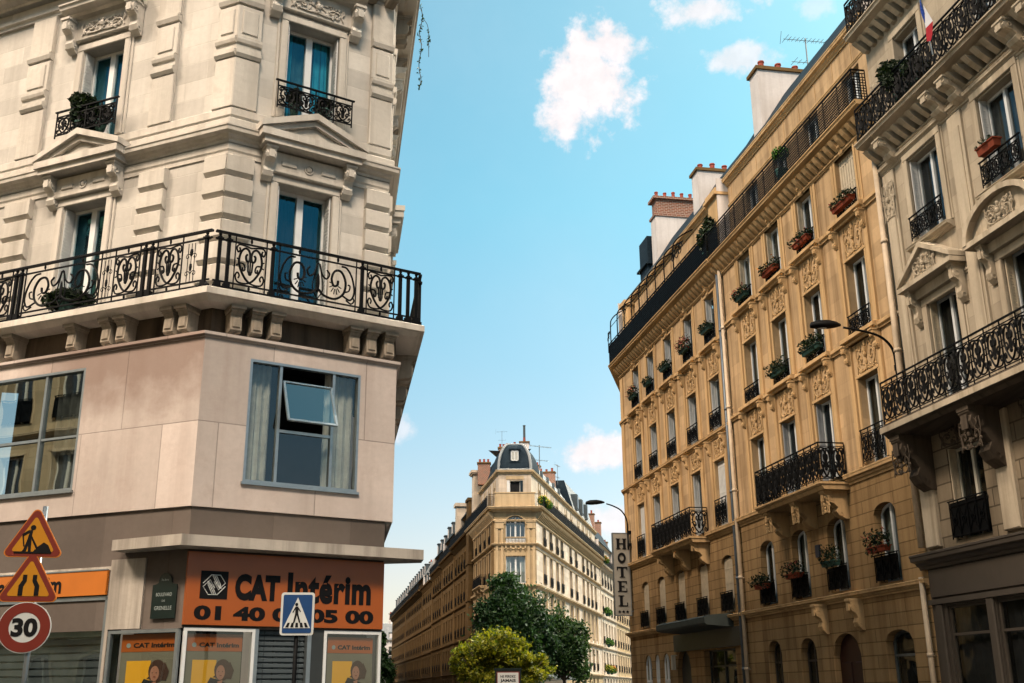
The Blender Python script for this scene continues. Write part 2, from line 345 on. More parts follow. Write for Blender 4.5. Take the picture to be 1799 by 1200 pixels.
    def wall(s, F_, s0, s1, z0, z1, ops, o=0.0, dep=.3):
        """wall face with openings (a,b,z0,z1,arch) in facade coordinates, with reveals"""
        s.M = F_.M; k = F_.k; lo, hi = sorted((k*s0, k*s1)); O = []
        for q in ops:
            a, b = sorted((k*q[0], k*q[1])); O.append((max(a, lo), min(b, hi), q[2], q[3], q[4] if len(q) > 4 else 0))
        O = [q for q in O if q[1] > q[0] and q[3] > z0 and q[2] < z1]
        xs = sorted({round(v, 4) for q in O for v in q[:2]} | {lo, hi}); zs = sorted({round(v, 4) for q in O for v in q[2:4] if z0 < v < z1} | {z0, z1})
        for j in range(len(zs)-1):
            run = None; zc = (zs[j]+zs[j+1])/2
            for i in range(len(xs)-1):
                xc = (xs[i]+xs[i+1])/2; hole = any(q[0] < xc < q[1] and q[2] < zc < q[3] for q in O)
                if not hole: run = [xs[i], xs[i+1]] if run is None else [run[0], xs[i+1]]
                if run and (hole or i == len(xs)-2): s.quad((run[0], -o, zs[j]), (run[1], -o, zs[j]), (run[1], -o, zs[j+1]), (run[0], -o, zs[j+1])); run = None
        y0, y1 = -o, -o+dep
        for (a, b, c, d, ar) in O:
            c = max(c, z0); s.quad((a, y0, c), (a, y1, c), (a, y1, d-ar), (a, y0, d-ar)); s.quad((b, y1, c), (b, y0, c), (b, y0, d-ar), (b, y1, d-ar))
            s.quad((a, y0, c), (b, y0, c), (b, y1, c), (a, y1, c))
            if ar <= 0: s.quad((a, y0, d), (a, y1, d), (b, y1, d), (b, y0, d))
            else:
                n = 10; pts = []
                for i in range(n+1):
                    u = i/n; x = a+(b-a)*u; pts.append((x, d-ar+ar*math.sqrt(max(0, 1-(2*u-1)**2)) if ar > .19*(b-a) else d-ar+ar*(1-(2*u-1)**2)))
                for i in range(n):
                    (xa, za), (xb, zb) = pts[i], pts[i+1]
                    s.quad((xa, y0, za), (xb, y0, zb), (xb, y0, d), (xa, y0, d)); s.quad((xa, y0, za), (xa, y1, za), (xb, y1, zb), (xb, y0, zb))
        return s
    def mesh(s, name, mats, org=Vector((0, 0, 0)), smooth=False):
        me = bpy.data.meshes.new(name); V = np.array([tuple(v) for v in s.V], dtype=np.float64).reshape(-1, 3)
        me.from_pydata((V-np.array(org)).tolist(), [], s.F)
        for m in (mats if isinstance(mats, (list, tuple)) else [mats]): me.materials.append(MT[m])
        if len(me.materials) > 1: me.polygons.foreach_set('material_index', s.mi)
        # metre-scaled UVs by box projection in world directions
        nl = len(me.loops); no = np.empty(len(me.polygons)*3); me.polygons.foreach_get('normal', no); no = no.reshape(-1, 3)
        lt = np.empty(len(me.polygons), dtype=np.int64); me.polygons.foreach_get('loop_total', lt)
        vi = np.empty(nl, dtype=np.int64); me.loops.foreach_get('vertex_index', vi)
        N_ = np.repeat(no, lt, axis=0); P = V[vi]; flat = np.abs(N_[:, 2]) > .8
        h = np.hypot(N_[:, 0], N_[:, 1])+1e-9; tx, ty = -N_[:, 1]/h, N_[:, 0]/h
        sg = np.where(np.abs(tx) > np.abs(ty), np.sign(tx), np.sign(ty)); tx *= sg; ty *= sg
        uv = np.empty((nl, 2)); uv[:, 0] = np.where(flat, P[:, 0], P[:, 0]*tx+P[:, 1]*ty); uv[:, 1] = np.where(flat, P[:, 1], P[:, 2])
        lay = me.uv_layers.new(name='UVMap'); lay.data.foreach_set('uv', uv.ravel())
        if smooth: me.polygons.foreach_set('use_smooth', [True]*len(me.polygons))
        me.update(); return me
    def build(s, name, mats, parent=None, smooth=False):
        base = PB[parent.name] if parent is not None else Vector((0, 0, 0))
        o = bpy.data.objects.new(name, s.mesh(name, mats, base, smooth)); scene.collection.objects.link(o)
        if parent is not None: o.parent = parent
        PB[o.name] = base; return o
PB = {}                                                       # world position of every parent
def tag(o, label, cat, group=None, kind=None):
    if label: o['label'] = label
    if cat: o['category'] = cat
    if group: o['group'] = group
    if kind: o['kind'] = kind
    return o
def thing(name, loc, label, cat, group=None):
    o = bpy.data.objects.new(name, None); scene.collection.objects.link(o); o.location = loc; o.empty_display_size = .3
    PB[o.name] = Vector(loc); return tag(o, label, cat, group)
def single(g, name, mats, loc, label, cat, group=None, smooth=False):
    me = g.mesh(name, mats, Vector(loc), smooth); o = bpy.data.objects.new(name, me); scene.collection.objects.link(o); o.location = loc
    PB[o.name] = Vector(loc); return tag(o, label, cat, group)
def inst(name, me, parent, M):
    """linked-mesh part placed at world matrix M under a parent whose own world position is known"""
    o = bpy.data.objects.new(name, me); scene.collection.objects.link(o)
    b = PB[parent.name]; Wp = WM.get(parent.name, Matrix.Translation(b)); o.parent = parent; o.matrix_local = Wp.inverted() @ M
    WM[o.name] = M; PB[o.name] = M.translation.copy(); return o
WM = {}
def D(az): return Vector((math.sin(R(az)), math.cos(R(az)), 0))
class Facade:
    def __init__(s, O, az, right):
        """O plan point; s runs along azimuth az; right=True when that is rightwards seen from outside"""
        s.O = Vector((O[0], O[1], 0)); s.d = D(az); s.k = 1 if right else -1; s.rx = s.d*s.k
        s.n = Vector((s.rx.y, -s.rx.x, 0)); s.az = az
        s.M = Matrix(((s.rx.x, -s.n.x, 0, s.O.x), (s.rx.y, -s.n.y, 0, s.O.y), (0, 0, 1, 0), (0, 0, 0, 1)))
    def p(s, t, o=0.0, z=0.0): return s.O+s.d*t+s.n*o+Vector((0, 0, z))
    def m(s, t, z=0.0, o=0.0):
        M = s.M.copy(); q = s.p(t, o, z); M.translation = q; return M
    def xy(s, t, o=0.0): q = s.p(t, o); return (q.x, q.y)
    def path(s, a, b, o=0.0):
        if s.k < 0: a, b = max(a, b), min(a, b)
        else: a, b = min(a, b), max(a, b)
        return [s.xy(a, o), s.xy(b, o)]
# ------------------------------------------------------------------ reusable part meshes (cached)
CA = {}
def cached(key, fn):
    if key not in CA: CA[key] = fn()
    return CA[key]
def archpts(w, h, ar, n=10):
    if ar <= 0: return [(-w/2, h), (w/2, h)]
    P = []
    for i in range(n+1):
        u = i/n; P.append((-w/2+w*u, h-ar+ar*(math.sqrt(max(0, 1-(2*u-1)**2)) if ar > .19*w else 1-(2*u-1)**2)))
    return P
def win_frame(w, h, ar, dep, mat, mull=.10, fr=.07, trans=0):
    def f():
        g = G(); y0, y1 = dep-.06, dep
        g.box(-w/2, -w/2+fr, y0, y1, 0, h-ar); g.box(w/2-fr, w/2, y0, y1, 0, h-ar); g.box(-w/2+fr, w/2-fr, y0, y1, 0, fr*1.4)
        if mull: g.box(-mull/2, mull/2, y0-.02, y1, fr*1.4, h-(fr if not ar else .03))
        if ar:
            P = archpts(w, h, ar)
            for (a, b), (c, d) in zip(P, P[1:]): g.prismy([(a, b-fr*1.2), (c, d-fr*1.2), (c, d), (a, b)], y0, y1)
        else: g.box(-w/2+fr, w/2-fr, y0, y1, h-fr, h)
        if trans: g.box(-w/2+fr, w/2-fr, y0-.01, y1, trans-.03, trans+.03)
        return g.mesh('window', mat)
    return cached(('wf', w, h, ar, dep, mat, mull, fr, trans), f)
def win_pane(w, h, ar, dep, mat):
    def f():
        g = G(); P = archpts(w-.04, h-.02, max(0, ar-.01)); y = dep-.025
        g.add([(-w/2+.02, y, .02), (w/2-.02, y, .02)]+[(x, y, z) for x, z in reversed(P)], [tuple(range(2+len(P)))]); return g.mesh('pane', mat)
    return cached(('wp', w, h, ar, dep, mat), f)
def win_curtain(w, h, dep, mat, kind):
    def f():
        g = G(); n = 26; y = dep+.10; V = []; F = []
        for i in range(n+1):
            x = -w/2-.05+(w+.1)*i/n; dy = .03*math.sin(i*2.1)+.015*math.sin(i*.9)
            if kind == 'side' and .30 < i/n < .68: dy = .5
            V += [(x, y+dy, -.05), (x, y+dy, h+.05)]
        for i in range(n): F.append((2*i, 2*i+2, 2*i+3, 2*i+1))
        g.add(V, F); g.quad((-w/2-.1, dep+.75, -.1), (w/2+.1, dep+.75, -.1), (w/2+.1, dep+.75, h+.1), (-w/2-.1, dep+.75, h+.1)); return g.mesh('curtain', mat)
    return cached(('wc', w, h, dep, mat, kind), f)
def shutter_jamb(w, h, dep, mat, side):
    def f():
        g = G(); x = side*(w/2-.012); xi = x-side*.03; a, b = min(x, xi), max(x, xi); y0, y1 = .03, dep-.08
        g.box(a, b, y0, y0+.05, 0.03, h); g.box(a, b, y1-.05, y1, .03, h); g.box(a, b, y0+.05, y1-.05, .03, .12); g.box(a, b, y0+.05, y1-.05, h-.1, h)
        k = int(h/.07)
        for i in range(2, k-1): g.box(a+.006, b-.004, y0+.05, y1-.05, i*.07, i*.07+.045)
        g.box(a+.012, b-.012, y0+.05, y1-.05, .12, h-.1)
        return g.mesh('shutter', mat)
    return cached(('sj', w, h, dep, mat, side), f)
def shutter_closed(w, h, mat, y=.12, ar=0):
    def f():
        g = G(); n = max(4, int(w/.13)); st = w/n; g.box(-w/2+.01, w/2-.01, y+.02, y+.04, .02, h-.02-ar)
        for i in range(n): g.box(-w/2+i*st+.012, -w/2+(i+1)*st-.02, y-.012, y+.02, .03, h-.03-ar*.3)
        for z in (.25, h*.5, h-ar-.25): g.box(-w/2+.02, w/2-.02, y-.018, y-.012, z, z+.05)
        return g.mesh('shutter', mat)
    return cached(('sc', w, h, mat, y, ar), f)
def spiral(cx, cz, r, a0, turns, sgn=1, n=20, k=.12):
    return [(cx+(r*(1-(1-k)*i/n))*math.cos(a0+sgn*2*math.pi*turns*i/n), 0, cz+(r*(1-(1-k)*i/n))*math.sin(a0+sgn*2*math.pi*turns*i/n)) for i in range(n+1)]
def heart(g, x0, x1, z0, z1, t=.010, q=4):
    """one wrought-iron cell: heart of two scrolls with four corner curls"""; t *= 1.3
    w, h, cx = x1-x0, z1-z0, (x0+x1)/2
    for sx in (-1, 1):
        f = lambda u, v: (cx+sx*u*w/2, 0, z0+v*h)
        P = [f(0, .06), f(.30, .16), f(.62, .36), f(.76, .56), f(.66, .78), f(.40, .90), f(.14, .86), f(.04, .72), f(.10, .60), f(.26, .60), f(.32, .70), f(.22, .76)]
        g.tube(catmull(P, 4), t*1.3, q)
        P = [f(.66, .52), f(.42, .50), f(.34, .38), f(.46, .34), f(.50, .42)]
        g.tube(catmull(P, 3), t, q)
        P = [f(0, .06), f(.35, .03), f(.78, .05), f(.94, .18), f(.82, .28), f(.68, .22), f(.74, .14)]
        g.tube(catmull(P, 3), t, q)
        P = [f(0, .93), f(.4, .96), f(.80, .97), f(.95, .88), f(.84, .78), f(.72, .84), f(.78, .90)]
        g.tube(catmull(P, 3), t, q)
        g.tube([f(.16, .60), f(.12, .34), f(0, .28)], t, q)
        g.tube([f(.80, .60), f(.92, .63)], t*.8, q); g.tube([f(.80, .48), f(.92, .46)], t*.8, q)
    g.tube([(cx, 0, z0+h*.70), (cx, 0, z0+h*.30)], t*.9, q); g.blob((cx, 0, z0+h*.30), (t*2.4, t*1.5, t*2.8), 5)
def rosette(g, x0, x1, z0, z1, t=.010, flip=1, q=4):
    t *= 1.4; w, h, cx = x1-x0, z1-z0, (x0+x1)/2; f = lambda u, v: (cx+flip*u*w/2, 0, z0+v*h)
    g.tube(catmull([f(-1, .25), f(-.7, .12), f(-.1, .08), f(.35, .25), f(.45, .55), f(.2, .80), f(-.15, .80), f(-.32, .6), f(-.2, .42), f(0, .44), f(.04, .56)], 4), t*1.5, q)
    g.tube(catmull([f(.30, .20), f(.75, .12), f(.95, .35), f(.8, .7), f(.5, .92), f(.2, .95)], 4), t*1.2, q)
    g.tube(catmull([f(-1, .9), f(-.85, .65), f(-.6, .55), f(-.45, .68), f(-.6, .78)], 3), t*1.2, q)
    g.tube(catmull([f(.45, .3), f(.65, .35), f(.7, .48), f(.58, .5)], 3), t, q); g.tube(catmull([f(.5, .1), f(.8, .03), f(.95, .12), f(.85, .22)], 3), t, q)
    for k in range(7):
        a = math.pi*(.95+k*.16); g.tube([f(-.1+.16*math.cos(a), .45+.12*math.sin(a)), f(-.1+.34*math.cos(a), .45+.26*math.sin(a))], t*.7, q)
def post(g, x, z0, z1, r=.022):
    r *= 1.15; g.box(x-r, x+r, -r, r, z0, z1-.10); g.box(x-r*2, x+r*2, -r*1.6, r*1.6, z0, z0+.08); g.box(x-r*2, x+r*2, -r*1.6, r*1.6, z1-.16, z1-.13); g.blob((x, 0, z1-.06), (r*1.2, r*1.2, .035), 6)
def guard(w, h, style='scroll'):
    """small guard rail in front of one window, straight, centred"""
    def f():
        g = G(); t = .011
        g.box(-w/2-.05, w/2+.05, -.022, .022, h-.025, h); g.box(-w/2, w/2, -.014, .014, h-.14, h-.12); g.box(-w/2, w/2, -.014, .014, .05, .07)
        n = max(2, round(w/.38)); st = w/n
        for i in range(n+1): x = -w/2+i*st; g.box(x-.011, x+.011, -.011, .011, .0, h-.03)
        for i in range(n):
            if style == 'scroll': heart(g, -w/2+i*st+.02, -w/2+(i+1)*st-.02, .08, h-.15, .012, 3)
            else:
                a, b = -w/2+i*st, -w/2+(i+1)*st; g.tube([(a, 0, .08), (b, 0, h-.14)], t, 3); g.tube([(b, 0, .08), (a, 0, h-.14)], t, 3)
                g.ring((a+b)/2, h/2-.03, .07, .09, -.01, .01, 10)
        if style == 'solid': g.box(-w/2, w/2, .02, .03, .04, h-.05)
        return g.mesh('guard_rail', 'iron')
    return cached(('gr', w, h, style), f)
def console_mesh(w, h, p, mat, name='console'):
    """scrolled stone bracket, top at z=0, back at y=0, hanging down h and projecting p"""
    def f():
        g = G(); P = [(0, 0), (-p, 0), (-p, -.10*h), (-p*.93, -.16*h), (-p*.98, -.26*h), (-p*.88, -.38*h), (-p*.60, -.46*h), (-p*.45, -.60*h), (-p*.55, -.74*h), (-p*.42, -.88*h), (-p*.15, -1.0*h), (0, -h)]
        g.prismx(P, -w/2, w/2); g.box(-w/2-.02, w/2+.02, -p-.02, 0.001, -.07*h, .004)
        g.box(-w*.28, w*.28, -p-.012, -p+.02, -.38*h, -.14*h)
        for sx in (-1, 1):
            g.M = Matrix(((0, -1, 0, sx*(w/2+.002)), (-1, 0, 0, 0), (0, 0, 1, 0), (0, 0, 0, 1)))
            g.ring(p*.72, -.27*h, h*.05, h*.09, -.012, .012, 12); g.ring(p*.33, -.83*h, h*.04, h*.07, -.012, .012, 12); g.M = Matrix.Identity(4)
        return g.mesh(name, mat)
    return cached(('co', w, h, p, mat, name), f)
def carving(w, h, mat, seed, name='carved_ornament'):
    """relief of scrolls and leaves, centred, bottom at z=0"""
    def f():
        rnd = random.Random(seed); g = G(); t = .013
        for sx in (-1, 1):
            fn = lambda u, v: (sx*u*w/2, -.02, v*h)
            g.tube(catmull([fn(.05, .1), fn(.40, .05), fn(.78, .2), fn(.82, .48), fn(.58, .60), fn(.42, .42), fn(.56, .34), fn(.62, .44)], 3), t*1.4, 5)
            g.tube(catmull([fn(.08, .50), fn(.22, .80), fn(.50, .95), fn(.70, .82), fn(.55, .70), fn(.46, .78)], 3), t*1.2, 5)
            g.tube(catmull([fn(.95, .98), fn(1.0, .6), fn(.90, .35), fn(.96, .0)], 3), t*1.1, 5)
            for q in range(22):
                a = rnd.uniform(0, 2*math.pi); u, v = (.60+.34*math.cos(a), .5+.45*math.sin(a)) if q % 2 else (rnd.uniform(.1, .95), rnd.uniform(.05, .95)); r_ = rnd.uniform(.014, .034)
                g.blob((sx*u*w/2, -.012, v*h), (r_*rnd.uniform(.8, 1.8), r_*1.2, r_*rnd.uniform(.8, 1.9)), 5)
        for k in range(5): g.blob((0, -.03, h*(.12+.19*k)), (.03+.022*math.sin(k*1.9), .04, h*.11), 6)
        g.blob((0, -.05, h*.52), (.055, .055, .075), 8)
        return g.mesh(name, mat)
    return cached(('cv', w, h, mat, seed, name), f)

RND = random.Random(11)
def window(bld, F, s, z, w, h, ar=0, dep=.3, o=0, frame='white_paint', glass='glass_far', cur=None, shut=None, guardh=0, gstyle='scroll', go=.10, trans=0, mull=.09, sill=None, shutmat='shutter_beige'):
    M = F.m(s, z, o); f = inst('window', win_frame(w, h, ar, dep, frame, mull, .065, trans), bld, M)
    if shut == 'closed': inst('shutter', shutter_closed(w, h, shutmat, .12, ar), f, M); inst('pane', win_pane(w, h, ar, dep, glass), f, M)
    else:
        inst('pane', win_pane(w, h, ar, dep, glass), f, M)
        c = cur or RND.choice(['dim_room', 'dim_room', 'dim_curtain', 'dim_room', 'dim_curtain', 'dim_room', 'net_curtain'])  # dim_room sheets stand in for interiors, their darkness put into the colour
        inst('curtain', win_curtain(w, h, dep, c, 'side' if c == 'net_curtain' else 'full'), f, M)
        if shut == 'jamb':
            for sd_ in (-1, 1): inst('shutter', shutter_jamb(w, h-ar, dep, shutmat, sd_), f, M)
    if guardh: inst('guard_rail', guard(w+.04, guardh, gstyle), bld, F.m(s, z+.02, o+go))
    return f
def prof_cornice(p, z0, z1, b=-.05):
    h = z1-z0
    return [(b, z0), (p*.22, z0), (p*.25, z0+h*.18), (p*.45, z0+h*.28), (p*.55, z0+h*.45), (p*.9, z0+h*.55), (p*.93, z0+h*.78), (p, z0+h*.84), (p, z1-.015), (p-.03, z1), (b, z1)]
def prof_band(p, z0, z1, b=-.05): 
    h = z1-z0
    return [(b, z0), (p*.5, z0), (p*.55, z0+h*.3), (p, z0+h*.45), (p, z1-.02), (p-.02, z1), (b, z1)]
# ================================================================== GROUND
AR = -10.264
WR = (14.75996, 2.67276)
FR = Facade(WR, AR, False)                                    # right-hand side of the boulevard
AL, AF, AT = -66.83, 57.57, -9.3
C0 = Vector((-5.14507, 17.24901, 0))
g = G(); g.quad((-900, -300, 0), (900, -300, 0), (900, 1500, 0), (-900, 1500, 0)); tag(g.build('ground', 'lime_ground'), 'pale dusty ground', None, kind='structure')
def strip_road(name, a, b, w, z, mat):
    a, b = Vector(a), Vector(b); d = (b-a).normalized(); n = Vector((-d.y, d.x, 0))*w/2
    g = G(); g.quad(a-n+Vector((0, 0, z)), b-n+Vector((0, 0, z)), b+n+Vector((0, 0, z)), a+n+Vector((0, 0, z))); return g.build(name, mat)
tag(strip_road('road', FR.p(-60, 8.8), FR.p(320, 8.8), 10.5, .004, 'asphalt'), 'asphalt boulevard', None, kind='structure')
g = G(); g.M = FR.M; g.box(-51.5, 40, -3.2, 0.05, 0, .14); tag(g.build('pavement', 'paving'), 'paved footway', None, kind='structure')
g = G(); g.prismz([(-14, 12), (-4.6, 8), (1.2, 14), (-.9, 19.9), (-12, 90), (-20, 90), (-9, 20), (-26, 24)], 0, .14)
tag(g.build('pavement', 'paving'), 'paved footway', None, kind='structure')
g = G(); g.prismz([(-3.2, 44), (2.2, 44), (8.5, 99), (13, 150), (1.8, 101.3), (-1.8, 101.3), (-24, 240), (-27.5, 240), (-6.5, 100)], 0, .14)
tag(g.build('pavement', 'paving'), 'paved footway', None, kind='structure')

# ================================================================== RIGHT-HAND ROW
def body(bld, F, s0, s1, depth, z0, z1, mat, o=0):
    g = G(); g.M = F.M; a, b = sorted((F.k*s0, F.k*s1))
    for x in (a+.01, b-.01): g.quad((x, -o+.02, z0), (x, depth, z0), (x, depth, z1), (x, -o+.02, z1))
    g.quad((a, depth, z0), (b, depth, z0), (b, depth, z1), (a, depth, z1)); return g.build('side_wall', mat, bld)
def mansard(bld, F, s0, s1, z, o0, rise, run, depth, mat, flat='zinc'):
    g = G(); g.M = F.M; a, b = sorted((F.k*s0, F.k*s1)); y0 = -o0; y1 = y0+run
    g.add([(a, y0, z), (b, y0, z), (b, y1, z+rise), (a, y1, z+rise), (a, depth-run, z+rise+.5), (b, depth-run, z+rise+.5), (a, depth, z), (b, depth, z)],
          [(0, 1, 2, 3), (3, 2, 5, 4), (4, 5, 7, 6), (0, 3, 4, 6), (1, 7, 5, 2)])
    r = g.build('roof', mat, bld)
    g = G(); g.M = F.M; g.box(a, b, y0-.10, y0+.06, z-.05, z+.07); g.build('gutter', 'dark_zinc', bld); return r
def chimney(bld, F, s0, s1, o0, o1, z0, z1, mat, npots, brick=0, pot=.13):
    """s is along the street, o goes inwards (negative)"""
    g = G(); g.M = F.M; a, b = sorted((F.k*s0, F.k*s1)); y0, y1 = -o0, -o1
    g.box(a, b, y0, y1, z0, z1-brick); c = g.build('chimney', mat, bld)
    g = G(); g.M = F.M
    if brick:
        g.box(a+.05, b-.05, y0+.08, y1-.08, z1-brick, z1); g.build('brick_stack', 'red_brick', c); g = G(); g.M = F.M
        g.box(a-.06, b+.06, y0-.07, y1+.07, z1-brick-.02, z1-brick+.10)
    g.box(a-.08, b+.08, y0-.09, y1+.09, z1, z1+.14); g.build('coping', 'red_brick' if brick else 'dark_zinc' if False else 'tan_trim', c)
    n = npots; rr = random.Random(int(s0*10)+n)
    for i in range(n):
        g = G(); g.M = F.M; long_y = (y1-y0) > (b-a)
        px, py = ((a+b)/2, y0+(i+.5)*(y1-y0)/n) if long_y else (a+(i+.5)*(b-a)/n, (y0+y1)/2)
        h = rr.uniform(.34, .5); g.lathe([(pot*1.1, z1+.13), (pot, z1+.17), (pot*.85, z1+.13+h*.85), (pot*1.05, z1+.13+h*.88), (pot*1.0, z1+.13+h), (pot*.6, z1+.13+h)], 9, px, py)
        g.build('chimney_pot', 'chimney_pot', c)
    return c
def surround(g, F, s, w, z0, z1, p=.05, t=.12):
    g.M = F.M; u = F.k*s
    g.bbox(u-w/2-t, u-w/2, -p, .02, z0, z1, .015); g.bbox(u+w/2, u+w/2+t, -p, .02, z0, z1, .015); g.bbox(u-w/2-t, u+w/2+t, -p-.002, .02, z1, z1+t, .015)
def downpipe(bld, F, s, z0, z1, mat, r=.07, o=.12):
    g = G(); g.M = F.M; u = F.k*s; g.tube([(u, -o, z0), (u, -o, z1)], r, 8)
    z = z0+2
    while z < z1: g.tube([(u, -o, z), (u, -o, z+.09)], r*1.25, 8); g.box(u-.015, u+.015, -o, .02, z, z+.04); z += 3.1
    return g.build('downpipe', mat, bld, True)
def rail_run(bld, F, s0, s1, z, o, h, cell=.55, style='heart', ends=(True, True)):
    """long iron railing parallel to a facade"""
    g = G(); g.M = F.m(0, 0, 0); a, b = sorted((F.k*s0, F.k*s1))
    g.M = F.M @ Matrix.Translation((0, -o, z)); t = .011
    def seg(g, a, b):
        L_ = b-a; n = max(1, round(L_/cell)); st = L_/n
        g.box(a, b, -.022, .022, h-.035, h); g.box(a, b, -.012, .012, h-.135, h-.115); g.box(a, b, -.012, .012, .075, .095); g.box(a, b, -.014, .014, .0, .02)
        for i in range(n+1): g.box(a+i*st-.012, a+i*st+.012, -.013, .013, 0, h-.03)
        for i in range(n):
            p, q = a+i*st, a+(i+1)*st
            if style == 'heart': heart(g, p+.02, q-.02, .10, h-.14, .017, 4)
            elif style == 'mesh':
                k = int((q-p)/.075)
                for j in range(k+1): g.box(p+j*(q-p)/k-.011, p+j*(q-p)/k+.011, -.008, .008, .02, h-.12)
                for j in range(1, 9): g.box(p, q, -.010, .010, .08+j*(h-.25)/9, .10+j*(h-.25)/9)
    seg(g, a, b)
    for e, x, sgn in ((ends[0], a, 1), (ends[1], b, -1)):
        if e:
            M = g.M.copy(); g.M = M @ Matrix.Translation((x, 0, 0)) @ Matrix(((0, -1, 0, 0), (1, 0, 0, 0), (0, 0, 1, 0), (0, 0, 0, 1))); seg(g, 0, max(.3, o-.05)); g.M = M
    return g.build('railing', 'iron', bld)

def haussmann(bld, F, s0, s1, cols, w, floors, mats, orn=True, dep=.28):
    """openings, windows, bands, hoods, pilaster strips and carvings of one street front"""
    stone_, trim = mats
    tr = G()
    for fl in floors:
        for i, c in enumerate(cols):
            ww = fl.get('w', w); kw = dict(fl.get('kw', {})); sh = fl.get('shut', {}).get(i, fl.get('shut_all'))
            window(bld, F, c, fl['z'], ww, fl['h'], ar=fl.get('ar', 0), dep=dep, o=fl.get('o', 0), shut=sh, guardh=fl.get('guards', {}).get(i, fl.get('guard', 0)), gstyle=fl.get('gs', 'scroll'), **kw)
            if fl.get('sur', True): surround(tr, F, c, ww, fl['z'], fl['z']+fl['h']-(fl.get('ar', 0)*.5 if fl.get('ar') else 0), .05, .10) if not fl.get('ar') else None
            if fl.get('pil'):
                z1 = fl['pil']; tr.M = F.M; u = F.k*c
                for sx in (-1, 1):
                    x = u+sx*(ww/2+.27); tr.bbox(x-.09, x+.09, -.09, .02, fl['z']-.05, z1, .02)
                    if orn: inst('console', console_mesh(.16, .55, .20, trim), bld, F.m(F.k*x, z1-.01, .09))
                if orn: inst('carved_ornament', carving(ww*.95, z1-fl['z']-fl['h']-.12, trim, i % 3), bld, F.m(c, fl['z']+fl['h']+.10, .0))
            if fl.get('hood'):
                z0 = fl['hood']; a, b = sorted((F.k*(c-ww/2-.40), F.k*(c+ww/2+.40)))
                P = [(q.x, q.y) for q in (F.p(F.k*a, 0), F.p(F.k*b, 0))]; 
                tr.sweep(P, prof_band(.26, z0, z0+.22))
            if fl.get('key'):
                inst('keystone', console_mesh(.2, .34, .14, trim, 'keystone'), bld, F.m(c, fl['z']+fl['h']+.30, .05))
    return tr

# ---- hotel building (far end), middle building, near building --------------------------------
def upper_cornice(tr, F, s0, s1, path, trim, z0=16.92, z1=17.52, p=.55):
    tr.sweep(path, prof_band(.10, z0-.12, z0)); tr.sweep(path, prof_cornice(p, z0+.30, z1))
    tr.M = F.M; a, b = sorted((F.k*s0, F.k*s1)); n = int((b-a)/.36); st = (b-a)/n
    for i in range(n): x = a+(i+.5)*st; tr.prismx([(.0, z0), (-.12, z0), (-.30, z0+.16), (-.40, z0+.31), (0, z0+.31)], x-.09, x+.09)

B2 = thing('apartment_building', FR.p(31), 'golden stone building between the hotel and the pale grey building', 'building', 'stone buildings on the right side')
C2 = [34.85, 32.3, 29.75, 26.9]
g = G()
ops = [(c-.58, c+.58, 7.5, 9.95) for c in C2]+[(c-.58, c+.58, 11.2, 13.5) for c in C2]+[(c-.58, c+.58, 14.88, 16.8) for c in C2]
g.wall(FR, 25.0, 37.1, 7.2, 17.6, ops, dep=.28); g.build('wall', 'golden_stone', B2)
g = G(); ops = [(c-.58, c+.58, 4.25, 6.35, .26) for c in C2]+[(34.3, 35.4, .9, 3.1, .42), (31.75, 32.87, .9, 3.06, .42), (28.97, 30.66, 0, 3.08, .6), (26.15, 27.57, .3, 3.03, .3)]
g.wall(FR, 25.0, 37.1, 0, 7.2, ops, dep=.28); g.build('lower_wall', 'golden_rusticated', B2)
tr = haussmann(B2, FR, 25, 37.1, C2, 1.16, [
    dict(z=4.25, h=2.1, ar=.26, guard=.72, gs='solid'),
    dict(z=7.5, h=2.45, pil=11.0, guards={3: .95}, kw=dict(shutmat='shutter_grey'), shut={1: 'jamb', 2: 'jamb'}),
    dict(z=11.2, h=2.3, pil=14.6, guard=.62, hood=10.98),
    dict(z=14.88, h=1.92, guard=.5, hood=14.62, key=1, shut={0: 'jamb', 1: 'jamb', 2: 'jamb', 3: 'closed'})], ('golden_stone', 'golden_trim'))
pth = FR.path(25.0, 37.1)
tr.sweep(pth, prof_cornice(.22, 3.93, 4.16)); tr.sweep(pth, prof_cornice(.20, 7.12, 7.42)); tr.sweep(pth, prof_band(.13, 10.98, 11.17)); tr.sweep(pth, prof_band(.13, 14.63, 14.84))
upper_cornice(tr, FR, 25.0, 37.1, pth, 'golden_trim')
tr.M = FR.M
for c in C2:                                     # pilaster strips between the top-floor windows
    for sx in (-1, 1): tr.bbox(-c+sx*.80-.07, -c+sx*.80+.07, -.045, .02, 14.85, 16.8, .012)
for i in range(0, 5): pass
tr.build('stone_trim', 'golden_trim', B2)
for (a, b, z, h, ar) in ((34.3, 35.4, .9, 2.2, .42), (31.75, 32.87, .9, 2.16, .42)): window(B2, FR, (a+b)/2, z, b-a, h, ar=ar, dep=.28, glass='glass_shop', cur='dim_room', trans=1.5, frame='shop_taupe', mull=.05)
window(B2, FR, 26.86, .3, 1.42, 2.73, ar=.3, dep=.28, glass='glass_shop', cur='dim_room', trans=2.1, frame='grey_metal', mull=0)
g = G(); g.M = FR.m(29.815, 0); P = archpts(1.69, 3.08, .6); g.prismy([(-.845, 0), (.845, 0)]+list(reversed(P)), .2, .26)
for sx in (-1, 1):
    for z0, z1 in ((.2, 1.1), (1.25, 2.3)): g.bbox(sx*.42-.3, sx*.42+.3, .17, .21, z0, z1, .03)
dr = g.build('door', 'door_red', B2); g = G(); g.M = FR.m(29.815, 0); g.blob((.1, .15, 1.1), (.04, .04, .04)); g.build('handle', 'grey_metal', dr)
for c in (30.9, 28.7): inst('console', console_mesh(.26, .85, .4, 'golden_trim'), B2, FR.m(c, 3.95, .0))
